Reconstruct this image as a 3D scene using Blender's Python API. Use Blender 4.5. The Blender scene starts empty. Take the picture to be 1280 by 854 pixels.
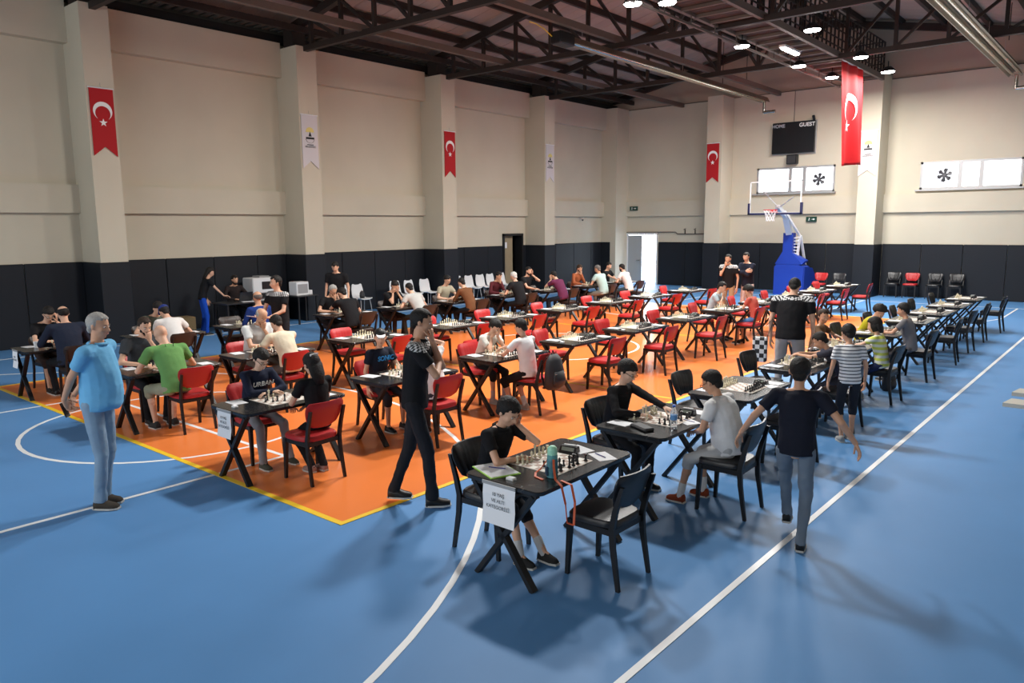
import bpy, bmesh, math, random
from mathutils import Vector as V, Matrix, Euler
random.seed(7)
PI = math.pi
R = math.radians
scene = bpy.context.scene
COL = scene.collection

# ------------------------------------------------------------------ camera
F_PX = 947.9
YAW, PITCH, ROLL = .70296664, .15138265, -.00793814
CAM = V((0, 0, 2.525))
fw = V((-math.sin(YAW)*math.cos(PITCH), math.cos(YAW)*math.cos(PITCH), -math.sin(PITCH)))
rt = V((math.cos(YAW), math.sin(YAW), 0))
upv = rt.cross(fw)
r2 = rt*math.cos(ROLL)+upv*math.sin(ROLL)
u2 = -rt*math.sin(ROLL)+upv*math.cos(ROLL)
cd = bpy.data.cameras.new('camera')
cam = bpy.data.objects.new('camera', cd); COL.objects.link(cam)
cam.matrix_world = Matrix(((r2.x, u2.x, -fw.x, CAM.x), (r2.y, u2.y, -fw.y, CAM.y), (r2.z, u2.z, -fw.z, CAM.z), (0, 0, 0, 1)))
cd.sensor_width = 36; cd.lens = F_PX/1280*36; cd.clip_end = 200
scene.camera = cam

# ------------------------------------------------------------------ world, light, exposure
w = bpy.data.worlds.new('daylight'); scene.world = w; w.use_nodes = True
w.node_tree.nodes['Background'].inputs[0].default_value = (.86, .94, 1, 1)
w.node_tree.nodes['Background'].inputs[1].default_value = 14.0
scene.view_settings.view_transform = 'Standard'
scene.view_settings.look = 'None'
scene.view_settings.gamma = 1
scene.view_settings.exposure = 0.0

FLOOD_W = 225          # each hall flood lamp
FILL_W = 300           # added fill lamps, for assumed daylight at the unseen long and end walls

def area(name, loc, size, sizey, power, rot, color=(1, 1, 1)):
    d = bpy.data.lights.new(name, 'AREA'); d.shape = 'RECTANGLE'; d.size = size; d.size_y = sizey
    d.energy = power; d.color = color
    o = bpy.data.objects.new(name, d); COL.objects.link(o); o.location = loc; o.rotation_euler = rot
    return o
# added fill lamp along the solid right wall (out of frame), facing -X
area('window_daylight', (2.9, 12, 4.1), 1.0, 26, FILL_W*.08, (0, R(90), 0), (.93, .97, 1))
# added fill lamp behind the camera, for assumed end wall windows, facing +Y
area('window_daylight', (-9, -5.9, 4.1), 16, 1.2, FILL_W*2.6, (R(90), 0, 0), (.93, .97, 1))

# ------------------------------------------------------------------ materials
MATS = {}
def mat(name, col, rough=.6, metal=0, spec=.5, emit=0, noise=0, nscale=8, bump=0, bscale=40, coat=0):
    if name in MATS: return MATS[name]
    m = bpy.data.materials.new(name); m.use_nodes = True; nt = m.node_tree
    b = nt.nodes['Principled BSDF']
    b.inputs['Base Color'].default_value = (*col, 1)
    b.inputs['Roughness'].default_value = rough; b.inputs['Metallic'].default_value = metal
    b.inputs['Specular IOR Level'].default_value = spec
    if coat: b.inputs['Coat Weight'].default_value = coat
    if emit:
        b.inputs['Emission Color'].default_value = (*col, 1); b.inputs['Emission Strength'].default_value = emit
    if noise or bump:
        tc = nt.nodes.new('ShaderNodeTexCoord')
    if noise:
        n = nt.nodes.new('ShaderNodeTexNoise'); n.inputs['Scale'].default_value = nscale; n.inputs['Detail'].default_value = 5
        nt.links.new(tc.outputs['Object'], n.inputs['Vector'])
        r = nt.nodes.new('ShaderNodeMapRange'); r.inputs[1].default_value = .3; r.inputs[2].default_value = .7
        r.inputs[3].default_value = 1-noise; r.inputs[4].default_value = 1+noise*.6
        nt.links.new(n.outputs[0], r.inputs[0])
        mx = nt.nodes.new('ShaderNodeVectorMath'); mx.operation = 'SCALE'; mx.inputs[0].default_value = col
        nt.links.new(r.outputs[0], mx.inputs['Scale']); nt.links.new(mx.outputs[0], b.inputs['Base Color'])
    if bump:
        n = nt.nodes.new('ShaderNodeTexNoise'); n.inputs['Scale'].default_value = bscale; n.inputs['Detail'].default_value = 4
        nt.links.new(tc.outputs['Object'], n.inputs['Vector'])
        bp = nt.nodes.new('ShaderNodeBump'); bp.inputs['Strength'].default_value = bump; bp.inputs['Distance'].default_value = .01
        nt.links.new(n.outputs[0], bp.inputs['Height']); nt.links.new(bp.outputs[0], b.inputs['Normal'])
    MATS[name] = m; return m

def cloth(col, rough=.85):
    key = 'cloth_%d_%d_%d' % tuple(int(c*999) for c in col)
    return mat(key, col, rough, spec=.2, noise=.08, nscale=5, bump=.35, bscale=220)
def skinm(t):
    cols = [(.70, .41, .28), (.60, .33, .21), (.42, .22, .14), (.78, .50, .36)]
    return mat('skin_%d' % t, cols[t], .5, spec=.35, noise=.07, nscale=12)
def hairm(c):
    cols = {'black': (.012, .01, .009), 'brown': (.035, .02, .012), 'grey': (.38, .37, .35), 'darkgrey': (.13, .12, .115), 'white': (.6, .59, .56)}
    return mat('hair_'+c, cols[c], .6, spec=.3, bump=1, bscale=90)

def stripes(name, c1, c2, freq, width, axis='Z'):
    if name in MATS: return MATS[name]
    m = bpy.data.materials.new(name); m.use_nodes = True; nt = m.node_tree; b = nt.nodes['Principled BSDF']
    b.inputs['Roughness'].default_value = .85; b.inputs['Specular IOR Level'].default_value = .2
    tc = nt.nodes.new('ShaderNodeTexCoord'); s = nt.nodes.new('ShaderNodeSeparateXYZ'); nt.links.new(tc.outputs['Object'], s.inputs[0])
    mu = nt.nodes.new('ShaderNodeMath'); mu.operation = 'MULTIPLY'; mu.inputs[1].default_value = freq; nt.links.new(s.outputs[axis], mu.inputs[0])
    fr = nt.nodes.new('ShaderNodeMath'); fr.operation = 'FRACT'; nt.links.new(mu.outputs[0], fr.inputs[0])
    lt = nt.nodes.new('ShaderNodeMath'); lt.operation = 'LESS_THAN'; lt.inputs[1].default_value = width; nt.links.new(fr.outputs[0], lt.inputs[0])
    mx = nt.nodes.new('ShaderNodeMix'); mx.data_type = 'RGBA'; mx.inputs[6].default_value = (*c1, 1); mx.inputs[7].default_value = (*c2, 1)
    nt.links.new(lt.outputs[0], mx.inputs[0]); nt.links.new(mx.outputs[2], b.inputs['Base Color'])
    MATS[name] = m; return m
def checker(name, c1, c2, scale, rough=.7):
    if name in MATS: return MATS[name]
    m = bpy.data.materials.new(name); m.use_nodes = True; nt = m.node_tree; b = nt.nodes['Principled BSDF']
    b.inputs['Roughness'].default_value = rough
    tc = nt.nodes.new('ShaderNodeTexCoord'); c = nt.nodes.new('ShaderNodeTexChecker'); c.inputs['Scale'].default_value = scale
    c.inputs['Color1'].default_value = (*c1, 1); c.inputs['Color2'].default_value = (*c2, 1)
    nt.links.new(tc.outputs['Object'], c.inputs['Vector']); nt.links.new(c.outputs[0], b.inputs['Base Color'])
    if name == 'check_cloth':
        # squares follow the cloth: one axis across the shoulder, one down the sleeve and back
        sp_ = nt.nodes.new('ShaderNodeSeparateXYZ'); nt.links.new(tc.outputs['Object'], sp_.inputs[0])
        def mth(op, a, b):
            q = nt.nodes.new('ShaderNodeMath'); q.operation = op
            for k_, v_ in ((0, a), (1, b)):
                if isinstance(v_, (int, float)): q.inputs[k_].default_value = v_
                else: nt.links.new(v_, q.inputs[k_])
            return q.outputs[0]
        ax_ = mth('ABSOLUTE', sp_.outputs[0], 0)
        cb_ = nt.nodes.new('ShaderNodeCombineXYZ')
        nt.links.new(mth('SUBTRACT', mth('MULTIPLY', ax_, .8), mth('MULTIPLY', sp_.outputs[2], .6)), cb_.inputs[0])
        nt.links.new(mth('SUBTRACT', sp_.outputs[1], mth('MULTIPLY', sp_.outputs[2], .8)), cb_.inputs[1])
        cb_.inputs[2].default_value = .003
        nt.links.new(cb_.outputs[0], c.inputs['Vector'])
    MATS[name] = m; return m
def marble():
    if 'black_marble' in MATS: return MATS['black_marble']
    m = mat('black_marble', (.012, .012, .012), .22, spec=.5); nt = m.node_tree; b = nt.nodes['Principled BSDF']
    tc = nt.nodes.new('ShaderNodeTexCoord')
    n = nt.nodes.new('ShaderNodeTexNoise'); n.inputs['Scale'].default_value = 3; n.inputs['Detail'].default_value = 6; n.inputs['Distortion'].default_value = 1.2
    nt.links.new(tc.outputs['Object'], n.inputs['Vector'])
    s = nt.nodes.new('ShaderNodeMath'); s.operation = 'SUBTRACT'; s.inputs[1].default_value = .5; nt.links.new(n.outputs[0], s.inputs[0])
    a = nt.nodes.new('ShaderNodeMath'); a.operation = 'ABSOLUTE'; nt.links.new(s.outputs[0], a.inputs[0])
    r = nt.nodes.new('ShaderNodeMapRange'); r.inputs[1].default_value = 0; r.inputs[2].default_value = .007; r.inputs[3].default_value = .35; r.inputs[4].default_value = 0
    nt.links.new(a.outputs[0], r.inputs[0])
    n2 = nt.nodes.new('ShaderNodeTexNoise'); n2.inputs['Scale'].default_value = 5; nt.links.new(tc.outputs['Object'], n2.inputs['Vector'])
    r3 = nt.nodes.new('ShaderNodeMapRange'); r3.inputs[1].default_value = .5; r3.inputs[2].default_value = .62; nt.links.new(n2.outputs[0], r3.inputs[0])
    mu = nt.nodes.new('ShaderNodeMath'); mu.operation = 'MULTIPLY'; nt.links.new(r.outputs[0], mu.inputs[0]); nt.links.new(r3.outputs[0], mu.inputs[1])
    mx = nt.nodes.new('ShaderNodeMix'); mx.data_type = 'RGBA'; mx.inputs[6].default_value = (.014, .014, .014, 1); mx.inputs[7].default_value = (.6, .58, .54, 1)
    nt.links.new(mu.outputs[0], mx.inputs[0]); nt.links.new(mx.outputs[2], b.inputs['Base Color'])
    return m

M_WALL = mat('cream_plaster', (.60, .545, .43), .85, spec=.15, noise=.05, nscale=.7, bump=.05, bscale=30)
M_PAD = mat('charcoal_wall_pad', (.0145, .017, .022), .5, spec=.22, bump=.1, bscale=60)
M_BLUE = mat('blue_sports_floor', (.098, .26, .53), .5, spec=.2, noise=.05, nscale=.9)
M_ORANGE = mat('orange_sports_floor', (.87, .225, .05), .28, spec=.5, noise=.04, nscale=.9)
M_LINE = mat('white_court_paint', (.85, .87, .88), .4)
M_YLINE = mat('yellow_court_paint', (.9, .58, .03), .4)
M_STEEL = mat('dark_brown_steel', (.035, .026, .022), .55, spec=.3, noise=.15, nscale=2)
M_STEEL2 = mat('grey_brown_steel', (.14, .115, .095), .5, spec=.3)
M_ROOF = mat('beige_roof_sheet', (.4, .33, .28), .7, spec=.2, noise=.1, nscale=.8)
M_ROOF2 = mat('grey_green_eave_sheet', (.09, .09, .075), .6, spec=.3)
M_BLACKM = mat('black_powder_coat', (.012, .012, .013), .45, spec=.35)
M_BVINYL = mat('black_vinyl', (.014, .014, .016), .38, spec=.45, bump=.1, bscale=90)
M_RVINYL = mat('red_vinyl', (.44, .02, .022), .42, spec=.4, bump=.1, bscale=90)
M_BRVINYL = mat('dark_brown_vinyl', (.03, .017, .012), .42, spec=.4, bump=.1, bscale=90)
M_WHITEP = mat('white_plastic', (.75, .76, .77), .4)
M_PAPER = mat('white_paper', (.85, .86, .88), .8)
M_INK = mat('black_ink', (.01, .01, .01), .8)
M_GREYINK = mat('grey_ink', (.12, .12, .12), .8)
M_RED = mat('red_flag_cloth', (.62, .018, .022), .7, spec=.2)
M_DRED = mat('dark_red_banner', (.42, .016, .02), .7, spec=.2)
M_FWHITE = mat('white_flag_print', (.85, .84, .82), .7)
M_BANNER = mat('pale_lilac_banner', (.6, .57, .58), .7)
M_YEL = mat('yellow_print', (.7, .6, .2), .7)
M_PIPE = mat('polished_steel', (.55, .52, .45), .22, metal=1)
M_WOODP = mat('ivory_chess_plastic', (.72, .66, .48), .4)
M_BLKP = mat('black_chess_plastic', (.015, .015, .018), .3)
M_BOARD = checker('roll_up_chess_board', (.78, .75, .68), (.42, .3, .24), 1/.0525)
M_BOARDEDGE = mat('board_border', (.62, .56, .5), .7)
M_GLASSW = mat('bright_daylight_pane', (.93, .96, 1), .3, emit=3.2)
M_ALU = mat('grey_aluminium', (.42, .42, .42), .4, metal=.4)
M_BLUEPAD = mat('royal_blue_padding', (.008, .045, .36), .5, spec=.4)
M_WHITEM = mat('white_painted_steel', (.8, .8, .8), .35)
M_LAMP = mat('lamp_lens', (1, .98, .94), .3, emit=30)
M_CHROME = mat('chrome', (.7, .7, .7), .2, metal=1)
M_SOLE = mat('pale_rubber', (.55, .54, .5), .6)
M_EYE = mat('eye_white', (.75, .72, .7), .3)
M_IRIS = mat('dark_iris', (.02, .012, .008), .2)
M_LIPS = mat('lips', (.42, .17, .14), .5)

# ------------------------------------------------------------------ mesh builder
class MB:
    def __init__(s): s.v = []; s.f = []; s.m = []; s.mi = 0
    def add(s, vs, fs):
        b = len(s.v); s.v += [tuple(x) for x in vs]; s.f += [tuple(i+b for i in f) for f in fs]; s.m += [s.mi]*len(fs); return s
    def box(s, x0, x1, y0, y1, z0, z1):
        return s.add([(x0, y0, z0), (x1, y0, z0), (x1, y1, z0), (x0, y1, z0), (x0, y0, z1), (x1, y0, z1), (x1, y1, z1), (x0, y1, z1)],
                     [(0, 3, 2, 1), (4, 5, 6, 7), (0, 1, 5, 4), (1, 2, 6, 5), (2, 3, 7, 6), (3, 0, 4, 7)])
    def bevbox(s, x0, x1, y0, y1, z0, z1, b):
        st = []
        for z, k in ((z0, b), (z0+b, 0), (z1-b, 0), (z1, b)):
            q = []
            for cx, cy, sx, sy in ((x1, y1, -1, -1), (x0, y1, 1, -1), (x0, y0, 1, 1), (x1, y0, -1, 1)):
                if sx*sy > 0: q += [(cx+sx*(k), cy+sy*(b+k*.4), z), (cx+sx*(b+k*.4), cy+sy*k, z)]
                else: q += [(cx+sx*(b+k*.4), cy+sy*k, z), (cx+sx*k, cy+sy*(b+k*.4), z)]
            st.append(q)
        return s.rings(st)
    def rings(s, st, cap=True):
        n = len(st[0]); vs = [p for r in st for p in r]; fs = []
        for k in range(len(st)-1):
            for i in range(n):
                j = (i+1) % n
                fs.append((k*n+i, k*n+j, (k+1)*n+j, (k+1)*n+i))
        if cap:
            fs.append(tuple(range(n-1, -1, -1))); fs.append(tuple((len(st)-1)*n+i for i in range(n)))
        return s.add(vs, fs)
    def loft(s, st, n=12, cap=True):
        # st: (centre, uvec, vvec)
        rs = []
        for c, u, v in st:
            c = V(c); u = V(u); v = V(v)
            rs.append([c+u*math.cos(2*PI*i/n)+v*math.sin(2*PI*i/n) for i in range(n)])
        return s.rings(rs, cap)
    def tube(s, p0, p1, r0, r1=None, n=8, up=None, flat=1):
        p0 = V(p0); p1 = V(p1); r1 = r0 if r1 is None else r1
        d = (p1-p0).normalized(); a = V(up) if up else (V((0, 0, 1)) if abs(d.z) < .9 else V((0, 1, 0)))
        u = d.cross(a).normalized(); v = u.cross(d).normalized()
        u, v = v, u
        if u.cross(v).dot(d) < 0: v = -v
        return s.loft([(p0, u*r0, v*r0*flat), (p1, u*r1, v*r1*flat)], n)
    def cap(s, p0, p1, r0, r1, n=10, flat=1, up=None):
        p0 = V(p0); p1 = V(p1); d = p1-p0
        if d.length < 1e-5: d = V((0, 0, 1e-4))
        d.normalize(); a = V(up) if up else (V((0, 0, 1)) if abs(d.z) < .9 else V((0, 1, 0)))
        u = d.cross(a).normalized(); v = d.cross(u).normalized()
        st = []
        for k in (80, 50, 20): st.append((p0-d*r0*math.sin(R(k)), u*r0*math.cos(R(k)), v*r0*flat*math.cos(R(k))))
        for k in (20, 50, 80): st.append((p1+d*r1*math.sin(R(k)), u*r1*math.cos(R(k)), v*r1*flat*math.cos(R(k))))
        return s.loft(st, n)
    def bar(s, p0, p1, w, h, up=(0, 0, 1)):
        p0 = V(p0); p1 = V(p1); d = (p1-p0).normalized(); u = d.cross(V(up)).normalized(); v = u.cross(d).normalized()
        q = lambda p: [p+u*w/2+v*h/2, p-u*w/2+v*h/2, p-u*w/2-v*h/2, p+u*w/2-v*h/2]
        return s.rings([q(p0), q(p1)][::-1])
    def ell(s, c, a, b, d, n=12, m=8):
        c = V(c); a = V(a); b = V(b); d = V(d)
        st = []
        for k in range(1, m):
            t = -PI/2+PI*k/m
            st.append((c+d*math.sin(t), a*math.cos(t), b*math.cos(t)))
        st[0] = (c-d*.995, a*.12, b*.12) if False else st[0]
        return s.loft(st, n)
    def lathe(s, c, prof, n=12):
        c = V(c)
        return s.loft([(c+V((0, 0, z)), V((r, 0, 0)), V((0, r, 0))) for r, z in prof], n)
    def poly(s, pts, th, axis):
        # extruded outline; pts 3d in order, axis vector * th
        a = V(axis)*th; n = len(pts)
        vs = [V(p) for p in pts]+[V(p)+a for p in pts]
        fs = [tuple(range(n-1, -1, -1)), tuple(range(n, 2*n))]+[(i, (i+1) % n, n+(i+1) % n, n+i) for i in range(n)]
        return s.add(vs, fs)
    def mesh(s, name, mats, smooth=False, fix=True):
        me = bpy.data.meshes.new(name); me.from_pydata(s.v, [], s.f)
        if not isinstance(mats, (list, tuple)): mats = [mats]
        for m in mats: me.materials.append(m)
        if max(s.m, default=0) > 0: me.polygons.foreach_set('material_index', s.m)
        if fix:
            bm = bmesh.new(); bm.from_mesh(me); bmesh.ops.recalc_face_normals(bm, faces=bm.faces); bm.to_mesh(me); bm.free()
        if smooth:
            me.polygons.foreach_set('use_smooth', [True]*len(me.polygons))
            if smooth == 'auto': me.set_sharp_from_angle(angle=R(40))
        me.update(); return me
    def obj(s, name, mats, parent=None, smooth=False, **kw):
        o = bpy.data.objects.new(name, s.mesh(name, mats, smooth)); COL.objects.link(o)
        if parent: o.parent = parent
        for k, v in kw.items(): o[k] = v
        return o

def tag(o, label=None, cat=None, group=None, kind=None):
    if label: o['label'] = label
    if cat: o['category'] = cat
    if group: o['group'] = group
    if kind: o['kind'] = kind
    return o
def empty(name, loc=(0, 0, 0), rz=0, label=None, cat=None, group=None, kind=None):
    o = bpy.data.objects.new(name, None); COL.objects.link(o); o.location = loc; o.rotation_euler = (0, 0, rz); o.empty_display_size = .1
    return tag(o, label, cat, group, kind)
def dup(root, loc, rz, label=None, group=None, vary=None):
    r = root.copy(); COL.objects.link(r); r.location = loc; r.rotation_euler = (0, 0, rz)
    if label: r['label'] = label
    if group: r['group'] = group
    for ch in CH.get(root.name, []):
        c = ch.copy(); COL.objects.link(c); c.parent = r
        for g in CH.get(ch.name, []):
            d = g.copy(); COL.objects.link(d); d.parent = c
    return r
CH = {}
def register(root):
    CH[root.name] = list(root.children)
    for c in root.children: CH[c.name] = list(c.children)
def text(name, body, size, loc, rot, m, parent=None, ext=.0015, align='CENTER', bold=False):
    c = bpy.data.curves.new(name, 'FONT'); c.body = body; c.size = size; c.extrude = ext; c.align_x = align; c.align_y = 'CENTER'
    c.space_line = 1.25
    if bold: c.offset = size*.02
    t = bpy.data.objects.new(name+'_tmp', c); COL.objects.link(t)
    dg = bpy.context.evaluated_depsgraph_get()
    me = bpy.data.meshes.new_from_object(t.evaluated_get(dg)); bpy.data.objects.remove(t)
    me.materials.clear(); me.materials.append(m)
    o = bpy.data.objects.new(name, me); COL.objects.link(o)
    if parent: o.parent = parent
    o.location = loc; o.rotation_euler = rot
    return o

# ------------------------------------------------------------------ hall shell
XL, YB, XR, YN = -18.5, 28.8, 3.0, -6.0
EAVE = 7.36
XC = -9.68
floor = MB().box(XL-.3, XR+.3, YN-.3, YB+6, -.2, 0).obj('floor', M_BLUE, kind='structure')
MB().box(-14.18, -5.18, 3.79, 21.75, .0, .0015).obj('orange_court', M_ORANGE, floor)
def line(p0, p1, w=.05, z=.0035, m=None, name='court_line'):
    p0 = V((*p0, 0)); p1 = V((*p1, 0)); d = (p1-p0).normalized(); n = V((-d.y, d.x, 0))*w/2
    e = d*0; z = z+(.0006 if abs(d.y) > .5 else 0)
    q = [p0-e+n, p0-e-n, p1+e-n, p1+e+n]
    MB().rings([[p+V((0, 0, .001)) for p in q], [p+V((0, 0, z)) for p in q]]).obj(name, m or M_LINE, floor)
def arc(c, r, a0, a1, w=.05, z=.003, m=None, n=48):
    pts = [a0+(a1-a0)*i/n for i in range(n+1)]
    b = MB(); st = []
    for a in pts:
        a = R(a); ca, sa = math.cos(a), math.sin(a)
        st.append([(c[0]+(r-w/2)*ca, c[1]+(r-w/2)*sa, .001), (c[0]+(r+w/2)*ca, c[1]+(r+w/2)*sa, .001), (c[0]+(r+w/2)*ca, c[1]+(r+w/2)*sa, z), (c[0]+(r-w/2)*ca, c[1]+(r-w/2)*sa, z)])
    b.rings(st); b.obj('court_line', m or M_LINE, floor)
# volleyball border (yellow)
for a, b in (((-14.18, 3.79), (-5.13, 3.79)), ((-5.15, 3.76), (-5.15, 21.78)), ((-14.18, 21.75), (-5.13, 21.75)), ((-14.2, 3.76), (-14.2, 21.78))): line(a, b, .06, .0045, M_YLINE)
line((-14.18, 9.8), (-5.18, 9.8), .045, .0045, M_YLINE); line((-14.18, 15.75), (-5.18, 15.75), .045, .0045, M_YLINE)
# basketball lines (white)
line((-2.07, -1.2), (-2.07, 26.5)); line((-17.15, -1.2), (-17.15, 26.5)); line((-17.15, 26.5), (-2.05, 26.5)); line((-17.15, -1.2), (-2.05, -1.2))
arc((-9.66, 12.75), 1.8, 0, 360)
for s, yb0 in ((1, -1.2), (-1, 26.5)):
    yf = yb0+s*5.8
    line((-12.12, yb0), (-12.12, yf)); line((-7.24, yb0), (-7.24, yf)); line((-12.14, yf), (-7.22, yf))
    arc((-9.68, yf), 1.8, 0, 360)
    yh = yb0+s*1.575; dx = 6.7; r = 6.85
    a = math.degrees(math.acos(dx/r))
    if s > 0: arc((-9.68, yh), r, a, 180-a)
    else: arc((-9.68, yh), r, 180+a, 360-a)
    dy = r*math.sin(R(a))
    for sx in (-1, 1): line((-9.68+sx*dx, yb0), (-9.68+sx*dx, yh+s*dy))

def wallbox(name, parts, m, kind='structure', parent=None):
    b = MB()
    for p in parts: b.box(*p)
    o = b.obj(name, m, parent)
    if not parent: o['kind'] = kind
    return o
DZ = 1.8
colsL = [(-3.65, -3.05), (1.6, 2.2), (6.88, 7.47), (12.13, 12.74), (17.37, 17.98), (22.66, 23.27)]
# left wall: door hole y 21.38..22.4 z<2.16
wl = wallbox('wall_left', [(XL-.3, XL, YN, 21.38, 0, EAVE), (XL-.3, XL, 22.42, YB+.3, 0, EAVE), (XL-.3, XL, 21.38, 22.42, 2.16, EAVE)], M_WALL)
wb = wallbox('wall_back', [(XL-.3, -18.02, YB, YB+.3, 0, EAVE), (-18.02, -16.26, YB, YB+.3, 2.1, EAVE), (-16.26, -12, YB, YB+.3, 0, EAVE), (-12, -9.1, YB, YB+.3, 0, 3.66), (-12, -9.1, YB, YB+.3, 4.62, EAVE),
    (-9.1, -6.33, YB, YB+.3, 0, EAVE), (-6.33, -3.42, YB, YB+.3, 0, 3.62), (-6.33, -3.42, YB, YB+.3, 4.53, EAVE), (-3.42, XR+.3, YB, YB+.3, 0, EAVE)], M_WALL)
wr = wallbox('wall_right', [(XR, XR+.3, YN, YB, 0, 8.4)], M_WALL)
wn = wallbox('wall_near', [(XL-.3, XR+.3, YN-.3, YN, 0, EAVE)], M_WALL)
# gables
def zroof(x): return 7.72+.2*(x+18) if x < XC else 7.72+.2*(2*XC-x+18)
for yy, nm, par in ((YB+.04, 'gable_panel', wb), (YN-.2, 'gable_panel', wn)):
    pts = [(XL-.1, yy, EAVE-.02), (XR+.3, yy, EAVE-.02), (XR+.3, yy, max(7.5, zroof(XR)+.25)), (-.9, yy, zroof(-.9)+.3), (XC, yy, zroof(XC)+.35), (XL-.1, yy, zroof(XL)+.3)]
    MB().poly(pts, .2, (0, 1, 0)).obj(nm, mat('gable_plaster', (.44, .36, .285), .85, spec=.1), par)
MB().box(XL, -.9, YB-.012, YB+.05, EAVE-.03, EAVE+.0).obj('gable_ledge', M_STEEL2, wb)
# horizontal concrete bands between the columns
edges = [YN]+[e for c in colsL for e in c]+[YB-.95]
for i in range(0, len(edges), 2):
    a, b = edges[i], edges[i+1]
    for z0, z1, pr_ in ((2.88, 3.5, .13), (6.48, EAVE, .24)):
        MB().box(XL, XL+pr_, a, b, z0, z1).obj('wall_band', M_WALL, wl)
colsB = [(-13.64, -13.02), (-8.02, -7.4), (-1.9, -1.3)]
eb = [XL+.75, -13.64, -13.02, -8.02, -7.4, -1.9, -1.3, XR]
for i in range(0, len(eb), 2):
    a, b = eb[i], eb[i+1]
    if i == 2: MB().box(a, b, YB-.12, YB, 2.88, 3.5).obj('wall_band', M_WALL, wb)
    else: MB().box(a, b, YB-.12, YB, 2.88, 3.5).obj('wall_band', M_WALL, wb)
# columns
for i, (a, b) in enumerate(colsL):
    o = MB().box(XL, XL+.95, a, b, 0, 7.21).obj('column', M_WALL, wl)
    MB().bevbox(XL+.0, XL+.975, a-.025, b+.025, 0, DZ, .012).obj('column_pad', M_PAD, wl)
for i, (a, b) in enumerate(colsB):
    MB().box(a, b, YB-1, YB, 0, EAVE-.02+(.12 if i else 0)).obj('column', M_WALL, wb)
    MB().bevbox(a-.025, b+.025, YB-1.025, YB, 0, DZ, .012).obj('column_pad', M_PAD, wb)
MB().box(XL, XL+.75, YB-.95, YB, 0, EAVE).obj('corner_column', M_WALL, wb)
MB().bevbox(XL+.0, XL+.775-.3, YB-.975, YB, 0, DZ, .012).obj('column_pad', M_PAD, wb)
# wall pads, piece by piece
def pads_y(a, b, step=1.24):
    y = a
    while y < b-.05:
        e = min(y+step, b)
        if b-e < .35: e = b
        MB().bevbox(XL, XL+.05, y+.006, e-.006, 0, DZ, .012).obj('wall_pad', M_PAD, wl); y = e
pads_y(YN, -3.65); pads_y(-3.05, 1.6); pads_y(2.2, 5.68, 1.16); pads_y(5.68, 6.86, 1.3); pads_y(7.5, 12.1); pads_y(12.77, 17.34); pads_y(18.0, 21.3); pads_y(22.48, 22.64); pads_y(23.3, YB-1)
def pads_x(a, b, step=1.24):
    x = a
    while x < b-.05:
        e = min(x+step, b)
        if b-e < .35: e = b
        MB().bevbox(x+.006, e-.006, YB-.05, YB, 0, DZ, .012).obj('wall_pad', M_PAD, wb); x = e
pads_x(-16.2, -13.67, 1.26); pads_x(-13, -8.05); pads_x(-7.37, -1.93, 1.24); pads_x(-1.27, XR)

# ------------------------------------------------------------------ doors
d1 = empty('door_1', (XL, 21.9, 0), kind='structure')
b = MB(); b.box(-.32, .06, -.58, -.5, 0, 2.24); b.box(-.32, .06, .5, .58, 0, 2.24); b.box(-.32, .06, -.58, .58, 2.16, 2.24); b.obj('door_frame', M_BLACKM, d1)
MB().box(-.2, -.15, -.5, .18, 0, 2.15).obj('door_leaf', mat('pale_oak_door', (.33, .26, .16), .5, noise=.1, nscale=3), d1)
MB().box(-.15, -.142, -.33, -.15, 1.7, 1.92).obj('door_notice', M_PAPER, d1)
b = MB(); b.box(-1.5, -1.45, -.9, .9, 0, 2.4); b.box(-1.5, -.31, -.95, -.9, 0, 2.4); b.box(-1.5, -.31, .9, .95, 0, 2.4); b.box(-1.5, -.31, -.95, .95, 2.4, 2.45); b.box(-1.5, -.31, -.95, .95, -.05, 0); b.box(-.36, -.31, -.95, -.58, 0, 2.4); b.box(-.36, -.31, .58, .95, 0, 2.4); b.box(-.36, -.31, -.95, .95, 2.2, 2.4); b.obj('dark_passage', M_BLACKM, d1)
d2 = empty('door_2', (-17.14, YB, 0), kind='structure')
b = MB(); b.box(-.92, -.84, -.08, .3, 0, 2.16); b.box(.84, .9, -.05, .3, 0, 2.16); b.box(-.92, .9, -.08, .3, 2.1, 2.18); b.box(-.92, -.55, -.03, .02, 0, 2.1); b.obj('door_frame', M_WHITEM, d2)
b = MB(); b.box(-.62, .1, -.02, .03, .02, 2.08); b.obj('door_leaf', mat('grey_door', (.35, .37, .38), .5), d2)
b = MB(); b.box(.1, .14, -.03, .06, .02, 2.08); b.obj('door_edge', M_ALU, d2)
b = MB(); b.box(.03, .08, -.09, -.04, 1.0, 1.04); b.box(-.1, .08, -.11, -.09, 1.0, 1.03); b.obj('door_handle', M_CHROME, d2)
MB().box(-26, -6, YB+.31, YB+14, -.2, -.01).obj('outside_paving', mat('pale_paving', (.6, .6, .58), .9), floor)

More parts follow.
